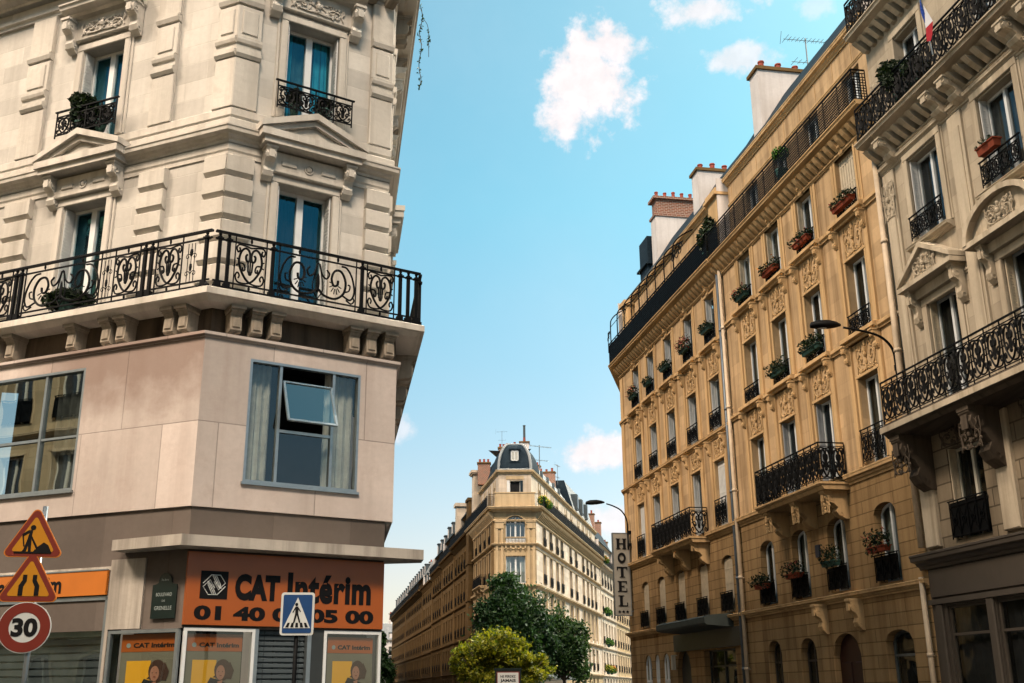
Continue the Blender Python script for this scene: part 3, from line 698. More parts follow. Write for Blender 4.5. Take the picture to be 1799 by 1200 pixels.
# balcony over the middle windows
def balcony(bld, F, s0, s1, z, o, hrail, trim, nb=3, th=.22, style='heart', cell=.5, bh=.8):
    g = G(); a, b = sorted((F.k*s0, F.k*s1)); k = F.k
    P = [F.xy(k*a, -.02), F.xy(k*a, o-.12), F.xy(k*b, o-.12), F.xy(k*b, -.02)]
    P = [F.xy(k*a+0, 0), F.xy(k*a, o-.10)]
    g.M = F.M; g.prismx([(.02, z-th), (-o+.12, z-th), (-o+.06, z-th*.55), (-o+.01, z-th*.45), (-o, z-.02), (-o+.02, z), (.02, z)], a, b)
    g.box(a-.04, b+.04, -o-.03, .0, z-.07, z-.015)
    bl = g.build('balcony', trim, bld)
    n = nb
    for i in range(n):
        s = a+.35+(b-a-.7)*i/(n-1); inst('console', console_mesh(.30, bh, o*.78, trim), bl, F.m(F.k*s, z-th-.002, 0))
        g = G(); g.M = F.m(F.k*s, z-th-.3*bh, o*.62)
    rail_run(bl, F, F.k*(a+.05), F.k*(b-.05), z, o-.07, hrail, cell, style); return bl
balcony(B2, FR, 28.62, 33.4, 7.22, .92, 1.16, 'golden_trim', 3, cell=.48)
# carved heads on the balcony brackets
for c in (28.97, 31.0, 33.05): inst('carved_ornament', carving(.5, .5, 'golden_trim', 5), B2, FR.m(c, 6.35, .62))
balc = G(); balc.M = FR.M
rail_run(B2, FR, 25.15, 37.1, 17.54, .47, 1.05, .9, 'mesh', (False, True))
# attic, roof, chimney
def attic(bld, F, s0, s1, cols, z0, z1, o, stone_, trim, slate, wcol='white_paint', ch=2.0, capz=.32, rise=2.6, run=1.7, depth=10, hw=.55):
    g = G(); g.wall(F, s0, s1, z0, z1, [(c-hw, c+hw, z0+.15, z0+.15+ch) for c in cols], o=o, dep=.25); g.build('attic_wall', stone_, bld)
    for c in cols: window(bld, F, c, z0+.15, hw*2, ch, dep=.25, o=o, shut=None)
    g = G(); p = F.path(s0, s1, o); g.sweep(p, prof_cornice(.24, z1-capz, z1)); g.sweep(p, prof_band(.05, z0+.15+ch+.1, z0+.15+ch+.22))
    g.M = F.M; a, b = sorted((F.k*s0, F.k*s1)); x = a+.4
    while x < b: g.box(x-.012, x+.012, -o-.015, -o+.01, z0+2.45, z1-capz-.02); x += 1.25
    g.build('attic_cornice', trim, bld)
    mansard(bld, F, s0, s1, z1+.02, o+.12, rise, run, depth, slate)
attic(B2, FR, 25.0, 37.1, C2, 17.5, 20.95, -.5, 'golden_stone', 'golden_trim', 'slate')
body(B2, FR, 25.0, 37.1, 10, 0, 21, 'white_render')
chimney(B2, FR, 34.6, 35.4, -1.05, -4.6, 19.5, 24.55, 'white_render', 5)
downpipe(B2, FR, 37.0, .2, 17.0, 'pipe_cream', .075, .14)
g = G(); g.M = FR.M; g.box(-31.1, -30.85, -.06, .02, 5.35, 5.72); g.build('number_plate', 'plate_blue', B2)

B1 = thing('hotel_building', FR.p(44.4), 'golden hotel building at the far end of the right row, over a dark canopy', 'building', 'stone buildings on the right side')
C1 = [38.58, 41.22, 43.94, 46.55, 48.95]
FS = Facade(FR.xy(51.7), 12.0, False)                          # its side street front, round the corner
g = G(); ops = [(c-.55, c+.55, 7.4, 9.9) for c in C1]+[(c-.55, c+.55, 11.1, 13.15) for c in C1]+[(c-.55, c+.55, 14.6, 16.55) for c in C1]
g.wall(FR, 37.1, 51.7, 7.15, 17.6, ops, dep=.28); g.wall(FS, 0, 11, 0, 17.6, []); g.build('wall', 'golden_stone', B1)
g = G(); ops = [(c-.55, c+.55, 4.25, 6.3, .24) for c in C1]+[(48.45, 49.5, .2, 3.05, .45), (47.3, 48.0, .2, 3.05, .3), (45.9, 46.8, .2, 3.05, .4), (43.2, 44.9, .1, 3.1, .7), (38.3, 41.6, .3, 3.0)]
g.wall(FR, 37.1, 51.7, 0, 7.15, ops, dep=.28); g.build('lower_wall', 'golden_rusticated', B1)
tr = haussmann(B1, FR, 37.1, 51.7, C1, 1.10, [
    dict(z=4.25, h=2.05, ar=.24, guard=.72, gs='solid', shut_all='closed'),
    dict(z=7.4, h=2.5, pil=10.75, shut={0: 'closed', 1: 'jamb', 2: 'jamb', 3: 'jamb', 4: 'closed'}, guards={0: 1.0, 4: 1.0}, kw=dict(shutmat='shutter_white')),
    dict(z=11.1, h=2.05, pil=14.25, shut_all='jamb', guard=.72, kw=dict(shutmat='shutter_white')),
    dict(z=14.6, h=1.95, guard=.55, hood=14.28, key=1, shut_all='jamb', kw=dict(shutmat='shutter_white'))], ('golden_stone', 'golden_trim'))
pth = [FS.xy(11), FR.xy(51.7), FR.xy(37.1)]
tr.sweep(pth, prof_cornice(.24, 3.93, 4.14)); tr.sweep(pth, prof_cornice(.22, 7.05, 7.35)); tr.sweep(pth, prof_cornice(.18, 10.78, 11.02)); tr.sweep(pth, prof_band(.14, 14.30, 14.52))
upper_cornice(tr, FR, 37.1, 51.6, pth, 'golden_trim', 16.88, 17.5, .60)
tr.M = FR.M
for c in C1:
    for sx in (-1, 1): tr.bbox(-c+sx*.76-.06, -c+sx*.76+.06, -.045, .02, 14.5, 16.75, .012)
tr.M = FR.M; tr.bbox(-51.68, -51.2, -.06, .02, 7.4, 16.7, .02)
tr.build('stone_trim', 'golden_trim', B1)
balcony(B1, FR, 40.15, 45.2, 7.2, .82, 1.14, 'golden_trim', 3, cell=.48)
rr = rail_run(B1, FR, 37.2, 51.75, 17.52, .52, 1.12, .6, 'mesh', (True, True))
g = G(); g.M = FR.M; g.box(-51.7, -37.3, -.50, -.485, 17.55, 18.55); g.box(-51.74, -51.725, -.48, .1, 17.55, 18.55); g.build('screen_cloth', 'iron_dark_cloth', B1)
# row of wire hoops above the balcony
g = G(); g.M = FR.M
for i in range(9):
    x = -51.4+i*1.28; g.tube(catmull([(x, -.5, 18.5), (x, -.5, 19.5), (x+.08, -.45, 19.85), (x+.35, -.2, 20.1), (x+.9, .1, 20.15)], 5), .032, 5)
    g.tube([(x, -.5, 19.45), (x+1.28, -.5, 19.45)], .02, 4)
for (x, r) in ((-40.6, .38), (-40.2, .3), (-41.1, .3)): g.M = FR.M @ Matrix.Translation((x, -.52, 19.2)); g.tube(spiral(0, 0, r, 0, 1.6), .022, 5)
g.M = FR.M @ Matrix.Translation((-51.75, -.55, 18.75))
for k in range(3): g.tube(spiral(.12*k, .12+.16*k, .17-.02*k, k*1.3, 1.2), .02, 5)
g.tube([(0, 0, -.6), (0, 0, .5)], .02, 5)
g.build('wire_trellis', 'iron', B1)
attic(B1, FR, 37.1, 51.2, C1, 17.5, 20.85, -.55, 'golden_stone', 'golden_trim', 'slate')
g = G(); g.M = FR.M; g.box(-38.2, -37.2, .05, .8, 17.5, 20.3); g.box(-38.35, -37.05, -.1, .9, 20.3, 20.42); g.box(-38.28, -37.12, -.03, .85, 20.42, 20.62)
g.box(-51.2, -50.5, .1, .8, 17.5, 20.4); g.box(-51.35, -50.4, -.02, .9, 20.4, 20.65); g.build('stone_pier', 'golden_trim', B1)
body(B1, FR, 37.1, 51.7, 10, 0, 20.9, 'white_render')
chimney(B1, FR, 42.2, 43.0, -1.25, -3.6, 19.5, 24.0, 'white_render', 4)
chimney(B1, FR, 48.6, 49.4, -1.3, -3.6, 19.5, 25.6, 'white_render', 5, brick=.95, pot=.10)
g = G(); g.M = FR.M; g.box(-51.6, -50.2, 1.3, 4.5, 20.9, 24.2); g.box(-51.75, -50.05, 1.15, 4.6, 22.6, 22.7); g.build('roof_turret', 'slate', B1)
downpipe(B1, FR, 37.28, .2, 17.1, 'pipe_grey', .07, .13)
# canopy and entrance under it
g = G(); g.M = FR.M; g.prismx([(.02, 3.72), (-1.02, 3.80), (-1.10, 3.86), (-1.10, 4.06), (-.9, 4.14), (.02, 4.22)], -44.1, -38.3); g.build('canopy', 'awning_green', B1)
g = G(); g.M = FR.M; g.box(-45.0, -37.3, -.09, .02, 3.05, 3.72); g.build('fascia', 'shop_dark', B1)
window(B1, FR, 39.95, .3, 3.3, 2.7, dep=.28, glass='glass_shop', cur='dim_room', trans=2.1, frame='shop_dark')
for (a, b, ar) in ((48.45, 49.5, .45), (47.3, 48.0, .3), (45.9, 46.8, .4)):
    f = window(B1, FR, (a+b)/2, .2, b-a, 2.85, ar=ar, dep=.12, glass='glass_shop', cur='dim_room', trans=1.75)
    g = G(); g.M = FR.m((a+b)/2, 0); g.bbox(-(b-a)/2+.08, (b-a)/2-.08, .05, .11, .25, 1.9, .02); M_ = FR.m((a+b)/2, 0)
    g2 = G(); g2.bbox(-(b-a)/2+.08, (b-a)/2-.08, .03, .11, .05, 1.72, .02); inst('door_panel', g2.mesh('door_panel', 'shutter_white'), f, FR.m((a+b)/2, .2))
g = G(); g.M = FR.m(44.05, 0); P = archpts(1.7, 3.1, .7); g.prismy([(-.85, .1), (.85, .1)]+list(reversed(P)), .2, .26); g.build('door', 'shop_dark', B1)
g = G(); g.M = FR.M; g.box(-44.95, -44.8, -.25, -.1, 2.35, 2.9); g.box(-44.9, -44.86, -.25, 0, 2.9, 2.94); g.build('wall_lantern', 'cream_paint', B1)

# ---- near grey building ------------------------------------------------------------------------
B3 = thing('apartment_building', FR.p(19), 'pale grey stone building at the right edge, with pediments over its windows', 'building', 'stone buildings on the right side')
C3 = [22.9, 19.75, 16.6, 13.4]
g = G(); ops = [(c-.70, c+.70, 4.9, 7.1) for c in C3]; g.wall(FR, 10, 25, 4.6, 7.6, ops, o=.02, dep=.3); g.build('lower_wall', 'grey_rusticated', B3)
g = G(); ops = [(c-.66, c+.66, 7.95, 10.9) for c in C3]+[(c-.70, c+.70, 12.55, 14.85) for c in C3]+[(c-.6, c+.6, 16.05, 18.5) for c in C3]
g.wall(FR, 10, 25, 7.6, 19.4, ops, o=.02, dep=.3); g.build('wall', 'grey_stone', B3)
for i, c in enumerate(C3):
    window(B3, FR, c, 4.9, 1.4, 2.2, dep=.3, o=.02, shut='jamb' if i == 0 else None, guardh=.9, gstyle='solid', cur='dim_room', frame='cream_paint')
    window(B3, FR, c, 7.95, 1.32, 2.95, dep=.3, o=.02, shut='jamb', cur='dim_room')
    window(B3, FR, c, 12.55, 1.4, 2.3, dep=.3, o=.02, shut='jamb', shutmat='shutter_white', cur='dim_curtain' if i else 'dim_room', guardh=.66, go=.16)
    window(B3, FR, c, 16.05, 1.2, 2.45, dep=.3, o=.02, cur='dim_room')
tr = G(); pth = FR.path(10, 25.0, .02)
tr.sweep(pth, prof_cornice(.16, 15.05, 15.25)); tr.sweep(pth, prof_band(.10, 14.98+.35, 15.42)); tr.sweep(pth, prof_cornice(.72, 15.72, 16.02)); tr.sweep(pth, prof_cornice(.66, 19.2, 19.5))
tr.sweep(pth, prof_band(.06, 11.0, 11.12))
tr.M = FR.M
n = 0; x = -25+.2
while x < -10: tr.prismx([(0, 15.42), (-.15, 15.42), (-.40, 15.58), (-.56, 15.73), (0, 15.73)], x-.09, x+.09); tr.prismx([(0, 18.95), (-.15, 18.95), (-.5, 19.21), (0, 19.21)], x-.09, x+.09); x += .37
for s in (24.55, 21.35, 18.2, 15.0):                          # tall pilaster strips
    tr.bbox(-s-.28, -s+.28, -.10, .02, 7.7, 15.0, .02); tr.bbox(-s-.20, -s+.20, -.14, -.06, 8.2, 14.6, .02); tr.bbox(-s-.30, -s+.30, -.13, .02, 4.85, 7.5, .03)
for i, c in enumerate(C3):
    u = -c
    for (z0, z1, hw) in ((7.95, 11.0, .66), (12.5, 15.05, .70), (16.02, 18.75, .6)):
        surround(tr, FR, c, hw*2, z0, z1-.2 if z1 != 15.05 else 14.9, .09, .20); surround(tr, FR, c, hw*2+.4, z0, z1-.02 if z1 != 15.05 else 14.98, .05, .06)
    z = 11.32
    if i % 2 == 0:                                             # triangular pediment
        tr.prismy([(u-1.15, z), (u+1.15, z), (u+1.15, z+.10), (u, z+.80), (u-1.15, z+.10)], -.38, .02)
        tr.prismy([(u-1.22, z+.08), (u, z+.78), (u+1.22, z+.08), (u+1.22, z+.20), (u, z+.92), (u-1.22, z+.20)], -.50, .02); tr.box(u-1.22, u+1.22, -.50, .02, z-.06, z+.06)
    else:
        A = [(u+1.35*math.cos(a), z+.9*math.sin(a)) for a in [math.pi*k/14 for k in range(15)]]
        tr.prismy(A, -.34, .02); Bq = [(u+1.2*math.cos(a), z+.77*math.sin(a)) for a in [math.pi*k/14 for k in range(15)]]
        for k in range(14): tr.prismy([A[k], A[k+1], Bq[k+1], Bq[k]], -.52, -.33)
        tr.box(u-1.35, u+1.35, -.50, .02, z-.08, z+.05)
    tr.box(u-.95, u+.95, -.2, .02, z-.32, z-.062)
    tr.sweep([FR.xy(c+.95, .02), FR.xy(c-.95, .02)], prof_cornice(.26, 12.28, 12.46))
tr.build('stone_trim', 'grey_trim', B3)
for c in C3:
    for sx in (-1, 1): inst('console', console_mesh(.2, .95, .34, 'grey_trim'), B3, FR.m(c+sx*.98, 11.26, .02))
    inst('carved_ornament', carving(1.0, .5, 'grey_trim', 9), B3, FR.m(c, 11.42, .40))
    for sx in (-1, 1): inst('console', console_mesh(.34, .62, .58, 'grey_trim'), B3, FR.m(c+sx*1.2, 15.72, .02))
inst('carved_ornament', carving(.55, 1.1, 'grey_trim', 12), B3, FR.m(24.55, 13.6, .13))
inst('carved_ornament', carving(.45, .9, 'grey_trim', 13), B3, FR.m(24.55, 16.9, .13))
g = G(); g.M = FR.M; g.prismx([(.02, 7.55), (-.86, 7.58), (-.94, 7.66), (-1.02, 7.70), (-1.02, 7.86), (-.98, 7.90), (.02, 7.90)], -24.75, -10); bl = g.build('balcony', 'soot_shade_stone', B3)  # underside shade of slab and brackets put into near-black stone
g = G(); g.M = FR.M; g.box(-24.78, -10, -1.05, -.985, 7.70, 7.84); g.build('slab_edge', 'grey_trim', bl)
for s in (24.4, 21.4, 18.3, 15.2): inst('console', console_mesh(.42, 1.35, .86, 'soot_shade_stone'), bl, FR.m(s, 7.57, .02)); inst('carved_ornament', carving(.8, .7, 'soot_shade_stone', 3), bl, FR.m(s, 6.6, .75))
for s in (22.9, 19.75): inst('carved_ornament', carving(1.5, .5, 'soot_shade_stone', 3), bl, FR.m(s, 7.12, .10))
rail_run(bl, FR, 24.65, 10, 7.90, .96, 1.12, .56, 'heart', (False, True)); rail_run(B3, FR, 24.9, 10, 16.02, .64, 1.05, .50, 'heart', (False, True)); rail_run(B3, FR, 24.9, 10, 19.5, .58, 1.05, .50, 'heart', (False, True))
attic(B3, FR, 10, 25.0, C3, 19.45, 22.6, -.5, 'grey_stone', 'grey_trim', 'slate')
body(B3, FR, 10, 25.0, 10, 0, 22.6, 'white_render')
downpipe(B3, FR, 24.98, 4.9, 15.9, 'pipe_cream', .085, .16); downpipe(B3, FR, 25.2, .3, 4.2, 'pipe_cream', .07, .14)
# shop front
g = G(); g.wall(FR, 10, 25.0, 0, 4.6, [(22.7, 24.35, .5, 3.45), (20.4, 22.4, .5, 3.45), (17.6, 20.0, .5, 3.45), (13, 17.2, .5, 3.45)], o=.06, dep=.12); g.M = FR.M
for s in (24.62, 22.55, 20.2): g.bbox(-s-.13, -s+.13, -.14, -.05, .2, 3.5, .03)
g.box(-25.0, -10, -.16, -.05, 3.5, 3.62); g.bbox(-24.9, -10, -.11, -.05, 3.66, 4.33, .02); g.build('shop_front', 'shop_taupe', B3)
g = G(); g.sweep(FR.path(10, 25.25, .05), prof_cornice(.34, 4.36, 4.72)); g.build('shop_cornice', 'shop_taupe', B3)
for (a, b) in ((22.7, 24.35), (20.4, 22.4), (17.6, 20.0)): window(B3, FR, (a+b)/2, .5, b-a, 2.95, dep=.12, o=.06, glass='glass_shop', cur='dim_room', trans=2.28, frame='shop_taupe', mull=0)
# ================================================================== LEFT CORNER BUILDING
CU = Vector((-5.19982, 17.92508, 0))
UF = Facade(CU, AF, True); UL = Facade(CU, AL, False); PRU = UF.p(3.22); UT = Facade(PRU, AT, True)
PF = Facade(C0, AF, True); PL = Facade(C0, AL, False); PRP = PF.p(3.57); PT = Facade(PRP, AT, True)
GFc = Facade(C0+(CU-C0)*.07, AF, True); GL = Facade(C0+(CU-C0)*.07, AL, False); GRp = GFc.p(3.42); GT = Facade(GRp, AT, True)
LB = thing('corner_building', C0, 'cream corner building with wrought-iron balcony, pink cladding and orange shop sign', 'building')
def upath(a=14, b=14): return [UL.xy(a), CU.xy[:], PRU.xy[:], UT.xy(b)]
g = G()
wl = [(2.8, 3.86)]; wf = [(.97, 2.06)]
for F, ws, s1 in ((UL, [(2.8, 3.86), (7.2, 8.26), (10.4, 11.4)], 14), (UF, wf, 3.22), (UT, [(2.4, 3.5), (5.6, 6.7), (8.8, 9.9)], 14)):
    g.wall(F, 0, s1, 7.9, 22, [(a, b, 8.14, 10.68) for a, b in ws]+[(a, b, 12.04, 14.2) for a, b in ws]+[(a, b, 16.1, 18.2) for a, b in ws], dep=.32)
g.build('wall', 'cream_stone', LB)
tr = G(); P = upath()
tr.sweep(P, prof_cornice(.26, 11.27, 11.56)); tr.sweep(P, prof_band(.14, 11.50, 11.74)); tr.sweep(P, prof_band(.07, 11.70, 12.0))
tr.sweep(P, prof_band(.05, 11.02, 11.27)); tr.sweep(P, prof_band(.08, 8.12, 8.4)); tr.sweep(P, prof_cornice(.62, 15.75, 16.06)); tr.sweep(P, prof_band(.12, 15.3, 15.5)); tr.sweep(P, prof_cornice(.5, 19.4, 19.8))
def quoins(F, a, b, z0=8.42, z1=11.02, n=6, cut=.055):
    tr.M = F.M; u0, u1 = sorted((F.k*a, F.k*b)); st = (z1-z0)/n
    for i in range(n):
        za = z0+i*st; tr.prismx([(.02, za+.02), (-.06, za+.03), (-.125, za+.095), (-.125, za+st-.035), (-.11, za+st-.02), (.02, za+st-.02)], u0, u1)
quoins(UF, -.05, .46); quoins(UL, -.05, .44); quoins(UF, 2.74, 3.24); quoins(UL, 1.36, 1.97); quoins(UL, 4.73, 5.40); quoins(UT, 0, .5); quoins(UT, 4.3, 4.9)
def upper_pilaster(F, a, b):
    tr.M = F.M; u0, u1 = sorted((F.k*a, F.k*b))
    tr.bbox(u0, u1, -.09, .02, 12.0, 13.05, .015)
    tr.prismx([(.02, 13.05), (-.11, 13.06), (-.15, 13.12), (-.15, 13.2), (-.09, 13.22), (-.09, 13.33), (-.13, 13.36), (-.15, 13.42), (-.15, 13.47), (.02, 13.5)], u0-.0, u1+.0)
    tr.bbox(u0, u1, -.09, .02, 13.50, 14.2, .015); tr.bbox(u0+.09, u1-.09, -.115, -.08, 13.58, 14.1, .015); tr.prismx([(.02, 14.22), (-.11, 14.24), (-.14, 14.32), (-.14, 14.38), (.02, 14.4)], u0, u1); tr.bbox(u0, u1, -.09, .02, 14.4, 15.28, .015)
for F, a, b in ((UF, -.05, .44), (UL, -.05, .42), (UF, 2.76, 3.24), (UL, 1.40, 1.95), (UL, 4.75, 5.38), (UT, 0, .5), (UT, 4.3, 4.9)): upper_pilaster(F, a, b)
for F, a, b in ((UF, 0, 0), ):
    pass
for F, cs in ((UF, [1.515]), (UL, [3.33, 7.73]), (UT, [2.95, 6.15, 9.35])):
    for c in cs:
        u = F.k*c; tr.M = F.M; hw = .545
        for z0, z1 in ((8.14, 10.68), (12.04, 14.2)):
            surround(tr, F, c, hw*2, z0, z1, .07, .15); surround(tr, F, c, hw*2+.3, z0, z1+.15, .035, .06)
        # entablature over the lower window, pediment on the belt cornice
        tr.M = F.M; tr.bbox(u-.82, u+.82, -.15, .02, 10.84, 11.27, .02)
        for sx in (-1, 1):
            x = u+sx*.40; tr.add([(x-.2, -.152, 10.94), (x+.2, -.152, 10.94), (x+.2, -.152, 11.14), (x-.2, -.152, 11.14), (x-.16, -.125, 10.98), (x+.16, -.125, 10.98), (x+.16, -.125, 11.10), (x-.16, -.125, 11.10)], [(0, 1, 5, 4), (1, 2, 6, 5), (2, 3, 7, 6), (3, 0, 4, 7)])
            tr.bbox(x-.15, x+.15, -.175, -.14, 10.99, 11.09, .015)
        tr.blob((u, -.15, 11.04), (.06, .045, .06), 10); tr.ring(u, 11.04, .075, .095, -.17, -.14, 16)
        tr.box(u-.98, u+.98, -.40, .02, 11.30, 11.42); tr.box(u-1.05, u+1.05, -.46, .02, 11.42, 11.56)
        tr.prismy([(u-1.0, 11.56), (u+1.0, 11.56), (u, 11.95)], -.30, .02); tr.prismy([(u-.52, 11.62), (u+.52, 11.62), (u, 11.84)], -.315, -.29)
        for sx in (-1, 1):
            tr.prismy([(u+sx*1.08, 11.56), (u, 11.97), (u, 12.10), (u+sx*1.08, 11.68)], -.48, .02); tr.prismy([(u+sx*.80, 11.56), (u, 11.86), (u, 11.96), (u+sx*1.04, 11.58)], -.40, .02)
        # upper window entablature
        tr.bbox(u-.80, u+.80, -.13, .02, 14.42, 14.88, .02); tr.sweep([F.xy(F.k*(u-.98)), F.xy(F.k*(u+.98))], prof_cornice(.46, 14.88, 15.18))
        for sx in (-1, 1):
            inst('console', console_mesh(.19, .62, .30, 'cream_trim'), LB, F.m(F.k*(u+sx*.80), 11.28, .02)); inst('console', console_mesh(.20, .70, .34, 'cream_trim'), LB, F.m(F.k*(u+sx*.84), 14.89, .02))
        inst('carved_ornament', carving(1.15, .30, 'cream_trim', 21), LB, F.m(c, 14.5, .13))
tr.build('stone_trim', 'cream_trim', LB)
for F, cs in ((UF, [1.515]), (UL, [3.33, 7.73]), (UT, [2.95, 6.15])):
    for c in cs:
        near = F is not UT
        for z, h in ((8.14, 2.54), (12.04, 2.16)):
            f = window(LB, F, c, z, 1.07, h, dep=.30, glass='glass_teal', cur='teal_curtain' if z > 12 else 'dim_room', mull=.13)
            if F is UF:                                        # half-drawn curtains here, teal sky reflection put into their colour
                g = G()
                for sx, wd in ((-1, .16), (1, .34)) if z > 12 else ((-1, .10),):
                    n = 8; V = []
                    for i in range(n+1): x = sx*(.48-wd*i/n); V += [(x, .36+.02*math.sin(i*2.3), .05), (x*.8+sx*.05, .36+.02*math.sin(i*2.1), h)]
                    g.add(V, [(2*i, 2*i+2, 2*i+3, 2*i+1) for i in range(n)])
                inst('curtain', g.mesh('curtain', 'teal_glint_drape'), f, F.m(c, z))
            for sx in (-1, 1):
                inst('shutter', cached(('fold', h, sx), lambda: (lambda g: (g.box(sx*.515-.012, sx*.515+.012, .0, .22, .03, h-.03), [g.box(sx*.515-.02, sx*.515+.02, .02, .2, .1+k*.07, .1+k*.07+.035) for k in range(int((h-.3)/.07))], g.mesh('shutter', 'shutter_white'))[-1])(G())), f, F.m(c, z))
        for dz, oo in ((12.10, .30),):
            inst('guard_rail', guard(1.52, .60, 'scroll'), LB, F.m(c, dz, oo))
# roof over everything
g = G(); g.sweep(upath(), [(-.1, 19.8), (-1.6, 22.4), (-6, 22.9), (-6, 19.8)]); g.build('roof', 'zinc', LB)
# balcony slab, brackets, recess
g = G(); P = upath(); g.sweep(P, [(-.02, 7.93), (.60, 7.93), (.66, 7.97), (.70, 8.0), (.77, 8.01), (.77, 8.12), (.74, 8.14), (-.02, 8.14)]); bl = g.build('balcony', 'cream_trim', LB)
g = G(); g.sweep(P, [(-.3, 7.28), (.27, 7.28), (.27, 7.52), (.25, 7.928), (-.3, 7.925)]); g.build('recess_wall', 'soot_shade_stone', LB)  # soot plus the shade of the recess, both in the wall colour
bm_ = None
def slab_bracket():
    g = G(); P = [(.0, 0), (-.40, 0), (-.40, -.07), (-.36, -.09), (-.33, -.15), (-.31, -.16), (-.33, -.42), (-.29, -.46), (-.2, -.46), (-.02, -.50), (0, -.50)]
    g.prismx(P, -.10, .10); g.box(-.13, .13, -.43, 0, -.06, 0); g.box(-.115, .115, -.385, 0, -.10, -.06)
    g.bbox(-.07, .07, -.35, -.3, -.38, -.2, .012); return g.mesh('console', 'grey_brown_trim')
sb = slab_bracket()
for s in (.51, .88, 1.23, 2.72, 3.06, 3.42): inst('console', sb, bl, UF.m(s-.30, 7.925, .22))
for s in (.56, .87, 1.92, 2.26, 3.06, 4.54, 4.9, 6.2, 6.6): inst('console', sb, bl, UL.m(s-.32, 7.925, .22))
for s in (.9, 1.3, 2.6, 3.0, 4.3, 4.7, 6.0, 6.4, 7.7, 8.1): inst('console', sb, bl, UT.m(s, 7.925, .30)); inst('console', sb, LB, UT.m(s, 15.74, .05))
for s in (-.1, .3, 1.5, 1.9, 2.7, 3.1): inst('console', sb, LB, UF.m(s, 15.74, .05))
# cast-iron railing round the corner, in cells
def lb_rail(F, cells, z=8.14, o=.68, h=1.06):
    g = G(); M0 = F.M @ Matrix.Translation((0, -o, z)); g.M = M0; a = min(F.k*c[0] for c in cells); a2 = min([F.k*c[1] for c in cells]+[a]); b = max(max(F.k*c[0], F.k*c[1]) for c in cells)
    a = min(a, a2); g.box(a, b, -.032, .032, h-.036, h); g.box(a, b, -.014, .014, h-.165, h-.14); g.box(a, b, -.014, .014, .125, .15); g.box(a, b, -.018, .018, .02, .055)
    for c in cells:
        x0, x1 = sorted((F.k*c[0], F.k*c[1])); k = c[2]
        if k == 'h':
            g.box(x0-.009, x0+.009, -.01, .01, .03, h-.02); g.box(x1-.009, x1+.009, -.01, .01, .03, h-.02); heart(g, x0+.01, x1-.01, .15, h-.16, .0125, 5)
            m = (x0+x1)/2; g.blob((m, 0, h-.085), (.025, .02, .05), 6); g.blob((m, 0, .09), (.025, .02, .04), 6)
        elif k == 'p':
            n = max(1, round((x1-x0)/.16))
            for i in range(n): post(g, x0+(i+.5)*(x1-x0)/n, .03, h-.0, .024)
        elif k in 'rl':
            g.box(x0-.009, x0+.009, -.01, .01, .03, h-.02); g.box(x1-.009, x1+.009, -.01, .01, .03, h-.02)
            m = (x0+x1)/2; rosette(g, m+.02, x1-.01, .15, h-.16, .011, 1, 5); rosette(g, x0+.01, m-.02, .15, h-.16, .011, -1, 5)
            g.tube(catmull([(m, 0, .15), (m-.10, 0, .35), (m-.06, 0, .62), (m, 0, .84), (m+.06, 0, .62), (m+.10, 0, .35), (m, 0, .15)], 4), .012, 5); g.blob((m, 0, .45), (.04, .02, .2), 6)
            g.blob((x0+(x1-x0)*.25, 0, h-.085), (.025, .02, .05), 6); g.blob((x0+(x1-x0)*.75, 0, h-.085), (.025, .02, .05), 6)
        elif k == 'f':
            m = (x0+x1)/2
            for dx in (-.07, 0, .07): g.tube([(m+dx, 0, .16), (m+dx, 0, h-.2)], .009, 4)
            for zz in (.3, .62): g.tube(spiral(m-.07, zz, .06, 0, 1.2), .008, 4); g.tube(spiral(m+.07, zz, .06, math.pi, 1.2, -1), .008, 4)
            g.blob((m, 0, .7), (.04, .02, .07), 6); g.blob((m, 0, .42), (.035, .02, .08), 6)
    return g.build('railing', 'iron', bl)
lb_rail(UF, [(-.30, .02, 'p'), (.06, .62, 'h'), (.66, .82, 'p'), (.86, 2.34, 'r'), (2.38, 2.54, 'p'), (2.56, 3.12, 'h'), (3.16, 3.66, 'p')])
lb_rail(UL, [(-.36, -.14, 'p'), (-.10, .22, 'f'), (.26, .82, 'h'), (.86, 1.16, 'p'), (1.20, 1.76, 'h'), (1.8, 2.05, 'f'), (2.08, 3.9, 'r'), (3.94, 4.2, 'p'), (4.24, 4.8, 'h'), (4.84, 5.1, 'p'), (5.14, 6.9, 'r'), (6.95, 7.5, 'h')])
lb_rail(UT, [(-.4, -.2, 'p'), (-.15, .4, 'h'), (.45, .6, 'p'), (.65, 2.2, 'r'), (2.25, 2.8, 'h'), (2.85, 3.0, 'p'), (3.05, 4.6, 'r'), (4.65, 5.2, 'h'), (5.25, 6.8, 'r'), (6.85, 8.4, 'r')])
# pink clad storey
pin = [PL.xy(14), C0.xy[:], PRP.xy[:], PT.xy(14)]
g = G(); g.wall(PL, 0, 14, 4.44, 7.30, [(2.55, 5.6, 4.88, 7.05), (7.2, 10.2, 4.88, 7.05)], dep=.12); g.wall(PF, 0, 3.57, 4.44, 7.30, [(.81, 2.86, 4.90, 7.02)], dep=.12); g.wall(PT, 0, 14, 4.44, 7.30, [(1.2, 4.2, 4.9, 7.02), (6, 9, 4.9, 7.02)], dep=.12)
g.sweep(pin, [(0, 4.44), (-.6, 4.442)], False); g.sweep(pin, [(0, 7.30), (-.5, 7.302)], False); g.build('cladding', 'pink_cladding', LB)
g = G(); g.sweep(pin, [(-.05, 7.28), (.03, 7.285), (.07, 7.32), (.07, 7.37), (-.05, 7.40)]); g.build('drip_moulding', 'pink_cladding', LB)
gin = [GL.xy(14), (GL.O.x, GL.O.y), GRp.xy[:], GT.xy(14)]
